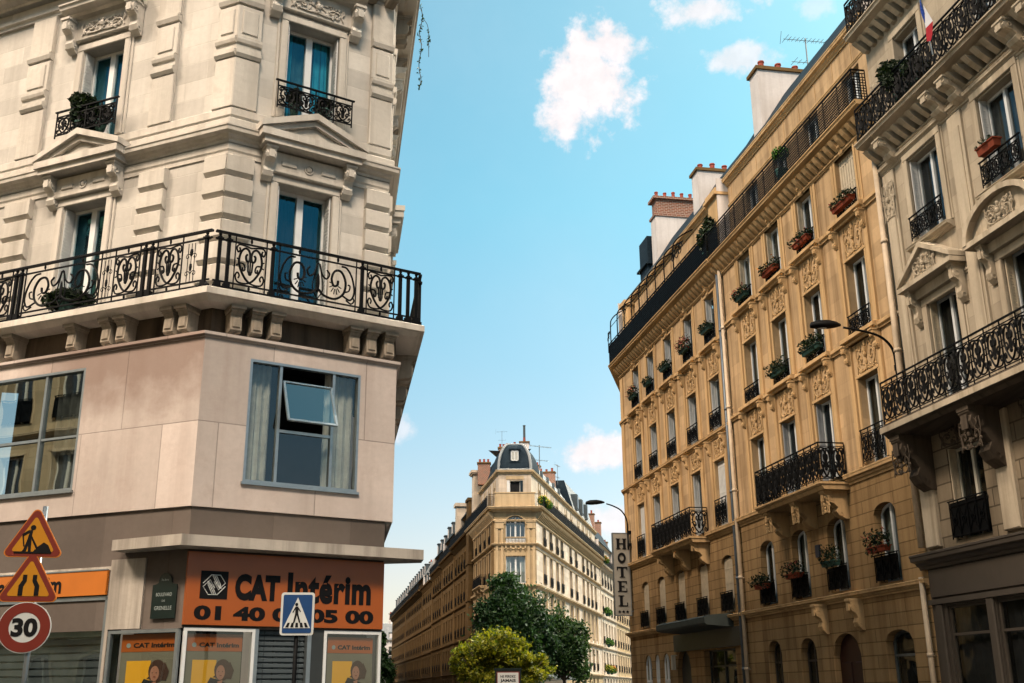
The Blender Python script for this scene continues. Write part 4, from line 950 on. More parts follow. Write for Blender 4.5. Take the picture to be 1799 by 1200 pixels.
g = G(); g.sweep(gin, [(-.0, 3.45), (-.0, 4.45)], False); g.sweep([(p[0], p[1]) for p in gin], [(-.005, 2.55), (-.005, 3.46)], False)
g.build('ground_floor_wall', 'taupe_render', LB)
g = G(); g.M = GL.M; g.box(-1.50, -.80, -.03, .02, 2.56, 3.66); g.box(-1.50, -1.44, -.03, .02, 0, 2.56); g.box(-14, -1.5, -.02, .02, 3.5, 3.56); g.build('pier_facing', 'canopy_concrete', LB)
g = G(); g.M = Matrix.Identity(4); mL = (PF.n+PL.n)/(1+PF.n.dot(PL.n))
A = [PL.p(1.32, -.3), PL.p(1.26, .30), C0+mL*.42, PF.p(3.98, .42), PF.p(3.98, .42)+D(AT)*.5, PF.p(3.0, -.5)+D(AT)*.5, PF.p(2.8, -.4), C0-mL*.3]
g.prismz([(p.x, p.y) for p in A], 3.76, 3.93); q = [(p.x, p.y) for p in A]; g.build('canopy', 'canopy_concrete', LB)
# big aluminium windows of the pink storey
def big_window(F, c, z, w, h, kind):
    g = G(); t = .045
    for x in (-w/2, w/2-t): g.box(x, x+t, .0, .11, 0, h)
    g.box(-w/2+t, w/2-t, .0, .11, 0, t); g.box(-w/2+t, w/2-t, 0, .11, h-t, h); g.box(-w/2-.03, w/2+.03, -.05, .03, -.045, .0)
    if kind == 'tilt': xs = (-w*.225, w*.255)
    else: xs = (-w*.28, w*.20)
    for x in xs: g.box(x-.025, x+.025, .02, .11, t, h-t)
    g.box(xs[0]+.025, xs[1]-.025, .03, .11, h*.44-.025, h*.44+.025)
    if kind != 'tilt': g.box(-w/2+t, xs[0]-.025, .03, .11, h*.44-.02, h*.44+.02); g.box(xs[1]+.025, w/2-t, .03, .11, h*.44-.02, h*.44+.02)
    f = inst('window', g.mesh('window', 'alu'), LB, F.m(c, z))
    def pane(x0, x1, z0, z1, y=.07, mat='glass_bright', tilt=0):
        g = G(); 
        if tilt: g.M = Matrix.Translation((0, y, z1)) @ Matrix.Rotation(tilt, 4, 'X') @ Matrix.Translation((0, -y, -z1))
        g.quad((x0, y, z0), (x1, y, z0), (x1, y, z1), (x0, y, z1)); inst('pane', g.mesh('pane', mat), f, F.m(c, z))
        if tilt:
            g2 = G(); g2.M = g.M
            for a in ((x0-.01, x0+.03, z0, z1), (x1-.03, x1+.01, z0, z1), (x0, x1, z0-.01, z0+.03), (x0, x1, z1-.03, z1)): g2.box(a[0], a[1], y-.02, y+.02, a[2], a[3])
            inst('sash', g2.mesh('sash', 'alu'), f, F.m(c, z))
    m_ = 'glass_shop' if kind == 'tilt' else 'glass_bright'
    pane(-w/2+t, xs[0]-.025, t, h-t, mat=m_); pane(xs[1]+.025, w/2-t, t, h-t, mat=m_); pane(xs[0]+.025, xs[1]-.025, t, h*.44-.025, mat=m_)
    if kind == 'tilt': pane(xs[0]+.06, xs[1]-.03, h*.44+.06, h*.86, .06, 'glass_bright', R(-24))
    else: pane(xs[0]+.025, xs[1]-.025, h*.44+.025, h-t)
    g = G(); 
    for (x0, x1, y) in ((-w/2, -w/2+w*.24, .28), (w*.22, w/2, .28)):
        n = 14; V = []
        for i in range(n+1): x = x0+(x1-x0)*i/n; dy = .03*math.sin(i*1.9); V += [(x, y+dy, 0), (x, y+dy, h)]
        g.add(V, [(2*i, 2*i+2, 2*i+3, 2*i+1) for i in range(n)])
    inst('curtain', g.mesh('curtain', 'dim_curtain' if kind != 'tilt' else 'net_curtain'), f, F.m(c, z))
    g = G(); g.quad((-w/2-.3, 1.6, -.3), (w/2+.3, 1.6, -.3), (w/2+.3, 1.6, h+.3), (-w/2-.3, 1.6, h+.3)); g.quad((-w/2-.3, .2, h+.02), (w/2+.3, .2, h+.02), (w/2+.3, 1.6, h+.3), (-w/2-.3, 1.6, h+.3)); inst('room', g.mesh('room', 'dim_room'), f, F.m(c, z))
big_window(PF, 1.835, 4.90, 2.05, 2.12, 'tilt'); big_window(PL, 4.075, 4.88, 3.05, 2.17, 'fixed'); big_window(PL, 8.7, 4.88, 3.0, 2.17, 'fixed')
# shop windows below the sign, roller shutters
def shop_bay(F, s0, s1, z0, z1, fr='alu', frw=.05, glass='glass_shop'):
    g = G(); w = abs(s1-s0); c = (s0+s1)/2
    for x in (-w/2, w/2-frw): g.box(x, x+frw, -.03, .04, 0, z1-z0)
    g.box(-w/2+frw, w/2-frw, -.03, .04, z1-z0-frw, z1-z0); g.box(-w/2+frw, w/2-frw, -.03, .04, 0, frw)
    f = inst('shop_window', g.mesh('shop_window', fr), LB, F.m(c, z0)); g = G(); g.quad((-w/2+frw, .0, frw), (w/2-frw, .0, frw), (w/2-frw, 0, z1-z0-frw), (-w/2+frw, 0, z1-z0-frw)); inst('pane', g.mesh('pane', glass), f, F.m(c, z0))
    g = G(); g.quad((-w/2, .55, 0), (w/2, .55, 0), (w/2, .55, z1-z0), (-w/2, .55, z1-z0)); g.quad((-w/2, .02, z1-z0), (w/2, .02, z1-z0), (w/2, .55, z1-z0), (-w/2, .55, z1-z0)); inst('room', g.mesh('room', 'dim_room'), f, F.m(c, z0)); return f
shop_bay(GFc, .04, 1.18, .3, 2.56, 'white_paint'); shop_bay(GFc, 2.36, 3.40, .3, 2.56, 'white_paint'); shop_bay(GL, .03, 1.42, .3, 2.54, 'alu')
def roller(F, s0, s1, z0, z1, mat, pitch=.085, y=.10):
    g = G(); g.M = F.M; a, b = sorted((F.k*s0, F.k*s1)); z = z0
    while z < z1: g.prismx([(y, z), (y-.03, z+.02), (y-.03, z+pitch-.015), (y, z+pitch-.005)], a, b); z += pitch
    return g.build('roller_shutter', mat, LB)
roller(GFc, 1.24, 2.06, 0, 2.56, 'dark_zinc'); roller(GL, 1.56, 14, .3, 3.08, 'grey_metal', .12, .25)
g = G(); g.M = GFc.M; g.box(1.18, 1.24, -.03, .06, 0, 2.56); g.box(2.06, 2.13, -.05, .06, 0, 2.56); g.build('door_frame', 'alu', LB)
g = G(); g.M = GFc.M; g.box(2.13, 2.36, -.01, .1, 0, 2.56); g.box(1.18, 2.13, .13, .16, 0, 2.58); g.M = GL.M; g.box(-14, -1.5, .3, .34, 0, 3.2); g.box(-1.5, 0, .8, .84, 0, 2.6); g.M = GT.M; g.box(0, 14, .0, .1, 0, 3.7); g.build('door_surround', 'shop_dark', LB)
f = None
g = G(); g.M = GL.M
for x in (-1.56, -4.6, -7.8): g.box(x, x+.05, -.02, .05, .3, 3.08)
g.box(-14, -1.5, -.02, .05, 3.03, 3.09); wf_ = g.build('shop_window', 'alu', LB)
g = G(); g.M = GL.M; g.quad((-7.8, .02, .3), (-1.56, .02, .3), (-1.56, .02, 3.03), (-7.8, .02, 3.03)); g.build('pane', 'glass_slats', wf_)

# ---- lettering ------------------------------------------------------------------------------
def letters(text, M, x0, x1, z0, z1, mat, parent, name='lettering', bold=0.0, y=-.004, ext=.003, sp=1.0):
    """text fitted in a box of the local plane (x right, z up)"""
    cu = bpy.data.curves.new('t', 'FONT'); cu.body = text; cu.offset = bold; cu.space_character = sp; cu.resolution_u = 4
    ob = bpy.data.objects.new('t', cu); scene.collection.objects.link(ob); bpy.context.view_layer.update()
    me = bpy.data.meshes.new_from_object(ob.evaluated_get(bpy.context.evaluated_depsgraph_get())); bpy.data.objects.remove(ob)
    V = np.array([v.co[:] for v in me.vertices]); F = [tuple(p.vertices) for p in me.polygons]
    a, b = V.min(0), V.max(0); g = G(); sx = (x1-x0)/(b[0]-a[0]); sz = (z1-z0)/(b[1]-a[1])
    g.add([(x0+(v[0]-a[0])*sx, y, z0+(v[1]-a[1])*sz) for v in V], F); bpy.data.meshes.remove(me)
    return inst(name, g.mesh(name, mat), parent, M)
def put(g, name, mats, parent, M): return inst(name, g.mesh(name, mats), parent, M)
def frame_thing(name, M, label, cat, group=None):
    o = bpy.data.objects.new(name, None); scene.collection.objects.link(o); o.matrix_world = M; PB[o.name] = M.translation.copy(); WM[o.name] = M.copy(); return tag(o, label, cat, group)
def logo(g, cx, cz, r):
    """white interlocking strokes of the firm's mark"""
    for i in range(4):
        d = i*.16*r
        for s in (1, -1):
            P = [(-.90+0*d, -.05), (-.2, .85), (.45, .85), (.95, .15), (.55, -.35)]
            P = [(-.35+d/r, .80), (.10+d/r*.9, .05), (.45+d/r*.35, -.30)] if i else [(-1.0, .10), (-.30, .85), (.50, .85), (.98, .18), (.40, -.42), (-.05, .28)]
            Q = [(cx+s*x*r, 0, cz+s*z*r) for x, z in P]; g.tube([(q[0], -.006, q[2]) for q in Q], .045*r, 4)
M = GFc.m(0, 0, .0)
sg = frame_thing('shop_sign', GFc.m(1.7, 2.6, .0), 'large orange shop sign with black lettering and telephone number under the canopy', 'sign', 'orange agency signs')
g = G(); g.box(.0, 3.40, -.07, 0, 2.60, 3.72); put(g, 'board', 'orange_sign', sg, M)
letters('CAT', M, .78, 1.53, 2.99, 3.41, 'ink_black', sg, bold=.065, y=-.075, sp=1.04); letters('Intérim', M, 1.66, 3.16, 2.98, 3.47, 'ink_black', sg, bold=.045, y=-.075, sp=1.08)
letters('01 40 05 05 00', M, .15, 3.22, 2.675, 2.895, 'ink_black', sg, bold=.05, y=-.075)
g = G(); g.box(.22, .66, -.078, -.071, 3.0, 3.43); put(g, 'logo_panel', 'ink_black', sg, M); g = G(); logo(g, .44, 3.215, .18); Ml = M @ Matrix.Translation((0, -.078, 0)); put(g, 'logo', 'sign_white', sg, Ml)
M2 = GL.m(0, 0, 0)
s2 = frame_thing('shop_sign', GL.m(2.9, 3.1, .0), 'long orange fascia sign over the slatted shop window, behind the roadworks signs', 'sign', 'orange agency signs')
g = G(); g.box(-5.2, -1.55, -.05, 0, 3.11, 3.50); put(g, 'board', 'orange_pale', s2, M2); g = G(); g.box(-5.2, -1.55, -.06, .0, 3.50, 3.52); put(g, 'trim', 'alu', s2, M2); letters('cat intérim', M2, -4.05, -2.5, 3.16, 3.44, 'ink_black', s2, bold=.03, y=-.055)
def poster(F, c, z1, w, h, y, label):
    M = F.m(c, z1-h, 0); p = frame_thing('poster', M, label, 'poster', 'agency posters in the shop windows'); s = -w/2
    def fl(pts, mat, dy, nm): g = G(); g.add([(x*w-w/2, y-dy, z*h) for x, z in pts], [tuple(range(len(pts)))]); put(g, nm, mat, p, M)
    def el(cx, cz, rx, rz, mat, dy, nm): fl([(cx+rx*math.cos(2*math.pi*k/20), cz+rz*math.sin(2*math.pi*k/20)) for k in range(20)], mat, dy, nm)
    g = G(); g.box(-w/2, w/2, y, y+.01, 0, h); put(g, 'sheet', 'poster_grey', p, M)
    fl([(0, .80), (1, .80), (1, 1), (0, 1)], 'orange_sign', .004, 'header'); fl([(.12, .05), (.55, .05), (.55, .70), (.12, .70)], 'yellow_ink', .004, 'colour_field')
    letters('CAT Intérim', M, -w*.28, w*.44, h*.845, h*.90, 'ink_black', p, bold=.04, y=y-.008); el(-.0+.13, .872, .04, .027, 'letter_pale', .008, 'logo')
    el(.67, .585, .15, .125, 'hair_brown', .008, 'printed_hair'); fl([(.50, .5), (.84, .48), (.88, .58), (.80, .68)], 'hair_brown', .009, 'printed_hair')
    el(.635, .555, .080, .085, 'skin', .012, 'printed_face'); fl([(.10, .12), (.30, .30), (.46, .50), (.60, .47), (.72, .44), (.86, .40), (.98, .10), (.98, 0), (.05, 0)], 'coat_black', .014, 'printed_coat')
    fl([(.62, .20), (.70, .36), (.74, .42), (.78, .32), (.72, .14)], 'sign_white', .016, 'printed_scarf'); fl([(.58, .45), (.68, .47), (.66, .38)], 'skin', .018, 'printed_face')
    el(.60, .565, .010, .005, 'hair_brown', .018, 'printed_eye'); el(.67, .565, .010, .005, 'hair_brown', .018, 'printed_eye'); el(.64, .520, .022, .005, 'sign_red', .018, 'printed_mouth')
    return p
poster(GFc, .56, 2.47, .88, 1.30, .05, 'orange portrait poster in the front shop window left of the roller shutter')
poster(GFc, 2.87, 2.46, .82, 1.28, .05, 'orange portrait poster in the shop window right of the roller shutter')
poster(GL, .63, 2.48, 1.12, 1.35, .05, 'orange portrait poster in the side window below the street name plate')
# street name plate
sp_ = frame_thing('street_name_plate', GL.m(.37, 2.72, .0), 'dark green street name plate with an arched top beside the orange sign', 'street sign')
M = GL.m(.36, 2.70, .02); g = G(); A = [(-.24, 0), (.24, 0), (.24, .52), (.17, .53)]+[(.13*math.cos(a), .55+.15*math.sin(a)) for a in [math.pi*k/10 for k in range(11)]]+[(-.17, .53), (-.24, .52)]
g.prismy(A, -.02, .0); put(g, 'plate', 'plate_green', sp_, M)
letters('BOULEVARD', M, -.155, .155, .34, .395, 'letter_pale', sp_, y=-.024, bold=.01); letters('DE', M, -.03, .03, .255, .285, 'letter_pale', sp_, y=-.024); letters('GRENELLE', M, -.17, .17, .13, .19, 'letter_pale', sp_, y=-.024, bold=.01); letters('7e Arrt', M, -.07, .07, .575, .61, 'letter_pale', sp_, y=-.024)

# ---- traffic signs ----------------------------------------------------------------------------
def face_cam(loc, yaw=0):
    """frame at loc whose -Y looks back down the street with a given yaw (degrees)"""
    return Matrix.Translation(loc) @ Matrix.Rotation(R(yaw), 4, 'Z')
def tri(r, k=0): return [(-r*.866, -r*.5), (r*.866, -r*.5), (0, r)]
def rtri(r, c=.09, cz=0):
    P = []; 
    for a0 in (210, 330, 90):
        vx, vz = math.cos(R(a0))*(r-2*c), math.sin(R(a0))*(r-2*c)
        for d in (-60, -30, 0, 30, 60): P.append((vx+c*math.cos(R(a0+d)), vz+c*math.sin(R(a0+d))+cz))
    return P
PX, PY = -5.41, 12.45
post_ = thing('signpost', (PX, PY, 0), 'grey steel pole carrying two roadworks triangles and a round speed limit sign', 'post')
g = G(); g.tube([(PX, PY+.06, 0), (PX, PY+.06, 3.66)], .03, 10); g.build('pole', 'grey_metal', post_, True)
g = G(); g.lathe([(.06, .13), (.06, .2), (.035, .24), (.035, .3)], 10, PX, PY+.06); g.build('base_collar', 'iron', post_)
def stick(fig, M, mat, parent, nm='symbol'):
    g = G(); fig(g); return put(g, nm, mat, parent, M)
for (x, z, lab, kind) in ((PX-.06, 3.27, 'yellow roadworks triangle with a digging man, topmost on the signpost', 'man'), (PX-.05, 2.775, 'yellow narrowing-road triangle, in the middle of the signpost', 'narrow')):
    M = face_cam((x, PY, z), 12); t = frame_thing('warning_sign', M, lab, 'road sign', 'signs on the left signpost')
    g = G(); g.prismy(rtri(.395, .05), -.012, .012); put(g, 'edge', 'orange_pale', t, M); g = G(); g.prismy(rtri(.375, .045), -.016, -.010); put(g, 'border', 'sign_red', t, M)
    g = G(); g.prismy(rtri(.27, .02), -.020, -.015); put(g, 'field', 'sign_yellow', t, M)
    def fig(g, kind=kind):
        y0, y1 = -.024, -.019
        if kind == 'man':
            g.prismy([(-.02+.03*math.cos(a), .135+.03*math.sin(a)) for a in [k*math.pi/5 for k in range(10)]], y0, y1)
            for P in ([(-.05, .11), (-.02, .105), (-.03, .0), (-.07, -.0)], [(-.07, .0), (-.04, .0), (-.07, -.13), (-.12, -.14), (-.10, -.11)], [(-.06, .0), (-.025, .0), (-.02, -.14), (-.05, -.14)], [(-.06, .11), (-.05, .08), (-.12, .03), (-.13, .06)], [(-.13, .05), (-.115, .05), (-.09, -.08), (-.105, -.08)],
                      [(-.04, .03), (-.03, .05), (.05, -.09), (.03, -.10)], [(.0, -.14), (.05, -.08), (.11, -.03), (.16, -.06), (.2, -.14)], [(-.2, -.14), (.2, -.14), (.2, -.155), (-.2, -.155)]): g.prismy(P, y0, y1)
        else:
            g.prismy([(-.075, .10), (-.03, .10), (-.03, .03), (-.06, -.03), (-.06, -.13), (-.11, -.13), (-.11, -.02), (-.075, .04)], y0, y1); g.prismy([(.03, .10), (.075, .10), (.075, .04), (.11, -.02), (.11, -.13), (.06, -.13), (.06, -.03), (.03, .03)], y0, y1)
    stick(fig, M, 'ink_black', t)
M = (face_cam((PX-.045, PY, 2.30), 14) @ Matrix.Scale(.88, 4)); t = frame_thing('speed_limit_sign', M, 'round speed limit sign reading 30 with a dark red ring, lowest on the signpost', 'road sign', 'signs on the left signpost')
g = G(); g.prismy([(.315*math.cos(2*math.pi*k/40), .315*math.sin(2*math.pi*k/40)) for k in range(40)], -.012, .012); put(g, 'disc', 'sign_white', t, M)
g = G(); g.ring(0, 0, .185, .305, -.017, -.011, 40); put(g, 'ring', 'sign_red', t, M); letters('30', M, -.155, .155, -.115, .115, 'ink_black', t, bold=.045, y=-.018)
CX, CY = -3.13, 16.05
p2 = thing('signpost', (CX, CY, 0), 'dark steel pole of the blue pedestrian crossing sign, in front of the roller shutter', 'post')
g = G(); g.tube([(CX, CY+.05, 0), (CX, CY+.05, 2.95)], .032, 10); g.build('pole', 'iron', p2, True); g = G(); g.lathe([(.06, .13), (.06, .2), (.035, .24), (.035, .3)], 10, CX, CY+.05); g.build('base_collar', 'iron', p2)
M = face_cam((CX+.01, CY, 2.665), 6); t = frame_thing('crossing_sign', M, 'blue square pedestrian crossing sign with a white triangle, in front of the orange shop sign', 'road sign')
def rsq(a, b, c): return [(sx*(a-c)+c*math.cos(R(d)), sz*(b-c)+c*math.sin(R(d))) for sx, sz, d0 in ((1, 1, 0), (-1, 1, 90), (-1, -1, 180), (1, -1, 270)) for d in (d0, d0+30, d0+60, d0+90)]
g = G(); g.prismy(rsq(.238, .30, .04), -.02, .02); put(g, 'edge', 'sign_white', t, M); g = G(); g.prismy(rsq(.206, .268, .02), -.026, -.019); put(g, 'field', 'sign_blue', t, M)
g = G(); g.prismy([(-.19, -.20), (.19, -.20), (0, .23)], -.031, -.025); put(g, 'triangle', 'sign_white', t, M)
def walker(g):
    y0, y1 = -.036, -.030
    g.prismy([(-.015+.022*math.cos(a), .13+.024*math.sin(a)) for a in [k*math.pi/5 for k in range(10)]], y0, y1)
    for P in ([(-.03, .10), (.01, .10), (.015, .0), (-.03, .0)], [(-.03, .0), (.0, .0), (-.03, -.12), (-.07, -.15), (-.055, -.12)], [(-.01, .0), (.015, .0), (.05, -.12), (.03, -.13)], [(-.03, .10), (-.025, .07), (-.06, .01), (-.07, .02)], [(.005, .10), (.01, .06), (.045, .02), (.05, .035)]): g.prismy(P, y0, y1)
    for k, x in enumerate((-.14, -.07, 0, .07, .14)): g.prismy([(x-.022, -.19), (x+.022, -.19), (x*.82+.016, -.125), (x*.82-.016, -.125)], y0+.002, y1+.001)
stick(walker, M, 'ink_black', t)
# ================================================================== FLATIRON BUILDING AND THE ROWS BEHIND
plain('pane_dark', (.03, .035, .04), .12, .6, 0, .3, .6)
def lite(bld, F, s, z, w, h, ar=0, o=0, dep=.28, guardh=0, frame='cream_paint', go=.1, shut=None, shutmat='shutter_beige', gs='solid'):
    M = F.m(s, z, o); f = inst('window', win_frame(w, h, ar, dep, frame, .09, .07, 0), bld, M); inst('pane', win_pane(w, h, ar, dep, 'pane_dark'), f, M)
    if shut: 
        for sd_ in (-1, 1): inst('shutter', shutter_jamb(w, h-ar, dep, shutmat, sd_), f, M)
    if guardh: inst('guard_rail', guard(w+.1, guardh, gs), bld, F.m(s, z+.02, o+go))
FB = thing('corner_building', (0, 101.3, 0), 'flatiron corner building with dark curved dome roof and sunlit right side', 'building')
MF = Facade((-1.78, 101.3), 90, True); MR = Facade((2.12, 101.3), 12, True); ML = Facade((-1.78, 101.3), -9.8, False)
LR, LL = 44.0, 16.2
RC = [4.1, 7.6, 11.2, 14.2, 19.9, 23.8, 29.2, 32.7, 36.0, 39.3]
LC = [2.6, 5.6, 8.6, 11.6, 14.4]
MPath = [ML.xy(LL), ML.xy(0), MR.xy(0), MR.xy(LR)]
fl5 = [(.5, 2.9), (3.75, 6.2), (7.3, 10.3), (11.15, 13.95), (14.75, 16.5)]
g = G()
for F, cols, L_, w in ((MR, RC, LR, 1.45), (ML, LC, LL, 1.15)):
    if F is ML: g.build('wall', 'sunlit_side_stone', FB); g = G()
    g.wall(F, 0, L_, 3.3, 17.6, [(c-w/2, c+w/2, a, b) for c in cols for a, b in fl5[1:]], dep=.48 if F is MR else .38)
g.build('wall', 'shaded_side_stone', FB); g = G()
g.wall(MF, 0, 3.9, 3.3, 17.6, [(1.07, 2.87, 15.1, 17.1, .75), (1.07, 2.87, 10.9, 13.4), (1.2, 2.74, 7.2, 9.8), (1.2, 2.74, 3.8, 6.2)], dep=.35)
g.build('wall', 'pale_stone', FB)
g = G(); g.wall(MR, 0, LR, 0, 3.3, [(c-.6, c+.6, .4, 2.9) for c in RC[4:]]+[(1.2, 15.4, .2, 2.9)], dep=.4); g.wall(ML, 0, LL, 0, 3.3, [(c-.7, c+.7, .2, 2.9) for c in LC], dep=.4); g.wall(MF, 0, 3.9, 0, 3.3, [(.9, 3.0, .1, 2.9)], dep=.4); g.build('lower_wall', 'pale_stone', FB)
tr = G()
tr.sweep(MPath, prof_cornice(.30, 3.05, 3.35)); tr.sweep(MPath, prof_cornice(.30, 6.55, 6.85)); tr.sweep(MPath, prof_cornice(.34, 10.45, 10.80)); tr.sweep(MPath, prof_cornice(.26, 14.30, 14.55)); tr.sweep(MPath, prof_band(.14, 16.55, 16.75)); tr.sweep(MPath, prof_band(.07, 13.98, 14.05))
tr.sweep(MPath, prof_cornice(.75, 17.45, 17.9))
for F, L_ in ((MR, LR), (ML, LL)):
    tr.M = F.M; n = int(L_/.62)
    for i in range(n): u = F.k*(i+.5)*L_/n; tr.prismx([(0, 16.8), (-.15, 16.8), (-.5, 17.25), (-.58, 17.5), (0, 17.5)], u-.13, u+.13)
for F, cols, w in ((MR, RC, 1.45), (ML, LC, 1.15)):
    for c in cols:
        for a, b in fl5[1:]: surround(tr, F, c, w, a, b, .05, .12)
        tr.M = F.M; u = F.k*c
        for sx in (-1, 1): tr.bbox(u+sx*(w/2+.42)-.10, u+sx*(w/2+.42)+.10, -.08, .02, 7.0, 10.45, .02)
tr.M = MF.M
for x in (.12, .62, 3.05, 3.55): tr.bbox(x, x+.24, -.10, .02, 3.5, 16.2, .03)
for x in (.10, 3.02): tr.bbox(x, x+.80, -.14, .02, 15.9, 16.5, .02); tr.box(x-.05, x+.85, -.20, .02, 16.5, 16.62)
k = 14.62
A0 = [(1.97+1.05*math.cos(a), 16.35+.82*math.sin(a)) for a in [math.pi*i/16 for i in range(17)]]; B0 = [(1.97+.92*math.cos(a), 16.35+.75*math.sin(a)) for a in [math.pi*i/16 for i in range(17)]]
for i in range(16): tr.prismy([A0[i], A0[i+1], B0[i+1], B0[i]], -.12, .02)
tr.box(1.0, 2.94, -.22, .02, 14.48, 14.60); tr.box(1.0, 2.94, -.22, -.06, 15.05, 15.12)
for i in range(5): tr.prismx([(0, 13.75), (-.22, 14.1), (-.22, 14.3), (0, 14.3)], 1.08+i*.45-.07, 1.08+i*.45+.07)
tr.build('stone_trim', 'pale_trim', FB)
g = G()
for i in range(14): g.at(MF.M @ Matrix.Translation((1.12+i*.132, -.15, 0))).lathe([(.04, 14.60), (.025, 14.7), (.045, 14.82), (.025, 14.98), (.04, 15.05)], 6)
g.build('balustrade', 'white_paint', FB)
f = window(FB, MF, 1.97, 15.1, 1.8, 2.0, ar=.75, dep=.35, mull=.16, trans=1.28, glass='glass', cur='dim_room')
g = G(); [g.box(x-.035, x+.035, .27, .345, .1, 1.9) for x in (-.46, .46)]; inst('glazing_bar', g.mesh('glazing_bar', 'white_paint'), f, MF.m(1.97, 15.1))
f = window(FB, MF, 1.97, 10.9, 1.8, 2.5, dep=.35, mull=.16, glass='glass', cur='net_curtain'); inst('glazing_bar', g.mesh('glazing_bar', 'white_paint'), f, MF.m(1.97, 10.9))
window(FB, MF, 1.97, 7.2, 1.54, 2.6, dep=.35, cur='dim_room'); window(FB, MF, 1.97, 3.8, 1.54, 2.4, dep=.35, cur='dim_room')
for i, c in enumerate(RC):
    for j, (a, b) in enumerate(fl5[1:]): lite(FB, MR, c, a, 1.45, b-a, guardh=(.85, .0, .9, .75)[j], dep=.48, frame='shutter_grey')  # grey paint puts the shadow on these frames into their colour
    if i >= 4: lite(FB, MR, c, .4, 1.2, 2.5, dep=.38)
for i, c in enumerate(LC):
    for j, (a, b) in enumerate(fl5): lite(FB, ML, c, a, 1.15 if j else 1.4, b-a if j else 2.7, guardh=(0, .85, .9, .9, .75)[j], dep=.38)
# shop with dark awning band on the sunny side
g = G(); g.M = MR.M; g.box(1.2, 15.4, .30, .34, .2, 2.9); g.build('shop_glass', 'pane_dark', FB); g = G(); g.M = MR.M; g.prismx([(.02, 2.95), (-1.3, 2.45), (-1.32, 2.60), (.02, 3.06)], 1.0, 15.6); g.build('awning', 'awning_green', FB)
g = G(); g.M = MR.M; g.box(1.2, 15.4, -.06, .02, 2.25, 2.5); g.build('fascia', 'sign_white', FB)
# balconies round the cornice, attic storey, dome
for F, a, b in ((ML, .2, LL), (MR, .4, LR)): rail_run(FB, F, a, b, 17.9, .66, 1.08, 1.0, 'mesh', (False, True))
g = G(); g.M = MF.M; g.bbox(.1, 3.8, -.42, -.25, 17.92, 19.15, .02); g.box(.0, 3.9, -.46, -.2, 19.15, 19.25); g.box(-.5, .1, -.5, -.46, 17.92, 17.95); g.build('parapet', 'pale_trim', FB)
g = G(); g.M = MF.M; [g.box(-.55+i*.13, -.535+i*.13, -.58, -.56, 17.9, 19.05) for i in range(5)]; g.box(-.55, .1, -.6, -.55, 19.02, 19.06); g.box(3.8, 4.55, -.6, -.55, 19.02, 19.06); [g.box(3.85+i*.13, 3.865+i*.13, -.58, -.56, 17.9, 19.05) for i in range(6)]; g.build('railing', 'iron', FB)
AP = [(Vector(ML.xy(LL, -.5))), Vector(ML.xy(0, -.5)), Vector(MR.xy(0, -.5)), Vector(MR.xy(LR, -.5))]
n1, n2 = ML.n, MF.n; q1 = ML.O-(n1+n2)/(1+n1.dot(n2))*.5; n3 = MR.n; q2 = MR.O-(n3+n2)/(1+n3.dot(n2))*.5
AML = Facade((q1.x, q1.y), -9.8, False); AMR = Facade((q2.x, q2.y), 12, True); AMF = Facade((q1.x, q1.y), 90, True); AW = q2.x-q1.x
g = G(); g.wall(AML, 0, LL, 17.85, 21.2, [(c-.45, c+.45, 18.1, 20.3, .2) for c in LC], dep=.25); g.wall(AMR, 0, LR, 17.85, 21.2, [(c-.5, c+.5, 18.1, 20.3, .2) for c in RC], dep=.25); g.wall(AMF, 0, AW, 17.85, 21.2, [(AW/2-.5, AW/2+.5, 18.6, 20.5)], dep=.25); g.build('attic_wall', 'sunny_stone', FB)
for c in LC: lite(FB, AML, c, 18.1, .9, 2.2, .2, dep=.24)
for c in RC: lite(FB, AMR, c, 18.1, 1.0, 2.2, .2, dep=.24)
APth = [AML.xy(LL), q1.xy[:], q2.xy[:], AMR.xy(LR)]
g = G(); g.sweep(APth, prof_cornice(.30, 21.1, 21.5)); g.M = AMF.M; g.box(AW/2-.85, AW/2+.85, -.05, .02, 20.62, 20.95)
for F, cs in ((AMR, RC), (AML, LC)):
    g.M = F.M
    for c in cs: g.bbox(F.k*c-.62, F.k*c-.5, -.07, .02, 18, 20.9, .02); g.bbox(F.k*c+.5, F.k*c+.62, -.07, .02, 18, 20.9, .02)
g.build('attic_cornice', 'pale_trim', FB)
f = inst('window', win_frame(1.0, 1.9, 0, .24, 'white_paint', .0, .05), FB, AMF.m(AW/2, 18.6)); inst('room', win_pane(1.0, 1.9, 0, .30, 'dim_room'), f, AMF.m(AW/2, 18.6))
for sx, m_ in ((-1, 'white_paint'), (1, 'sign_blue')):
    g = G(); g.box(sx*.5-(.26 if sx < 0 else 0), sx*.5+(.26 if sx > 0 else 0), -.06, -.02, 0, 1.9); inst('shutter', g.mesh('shutter', 'shutter_white' if sx < 0 else 'slate'), f, AMF.m(AW/2, 18.6))
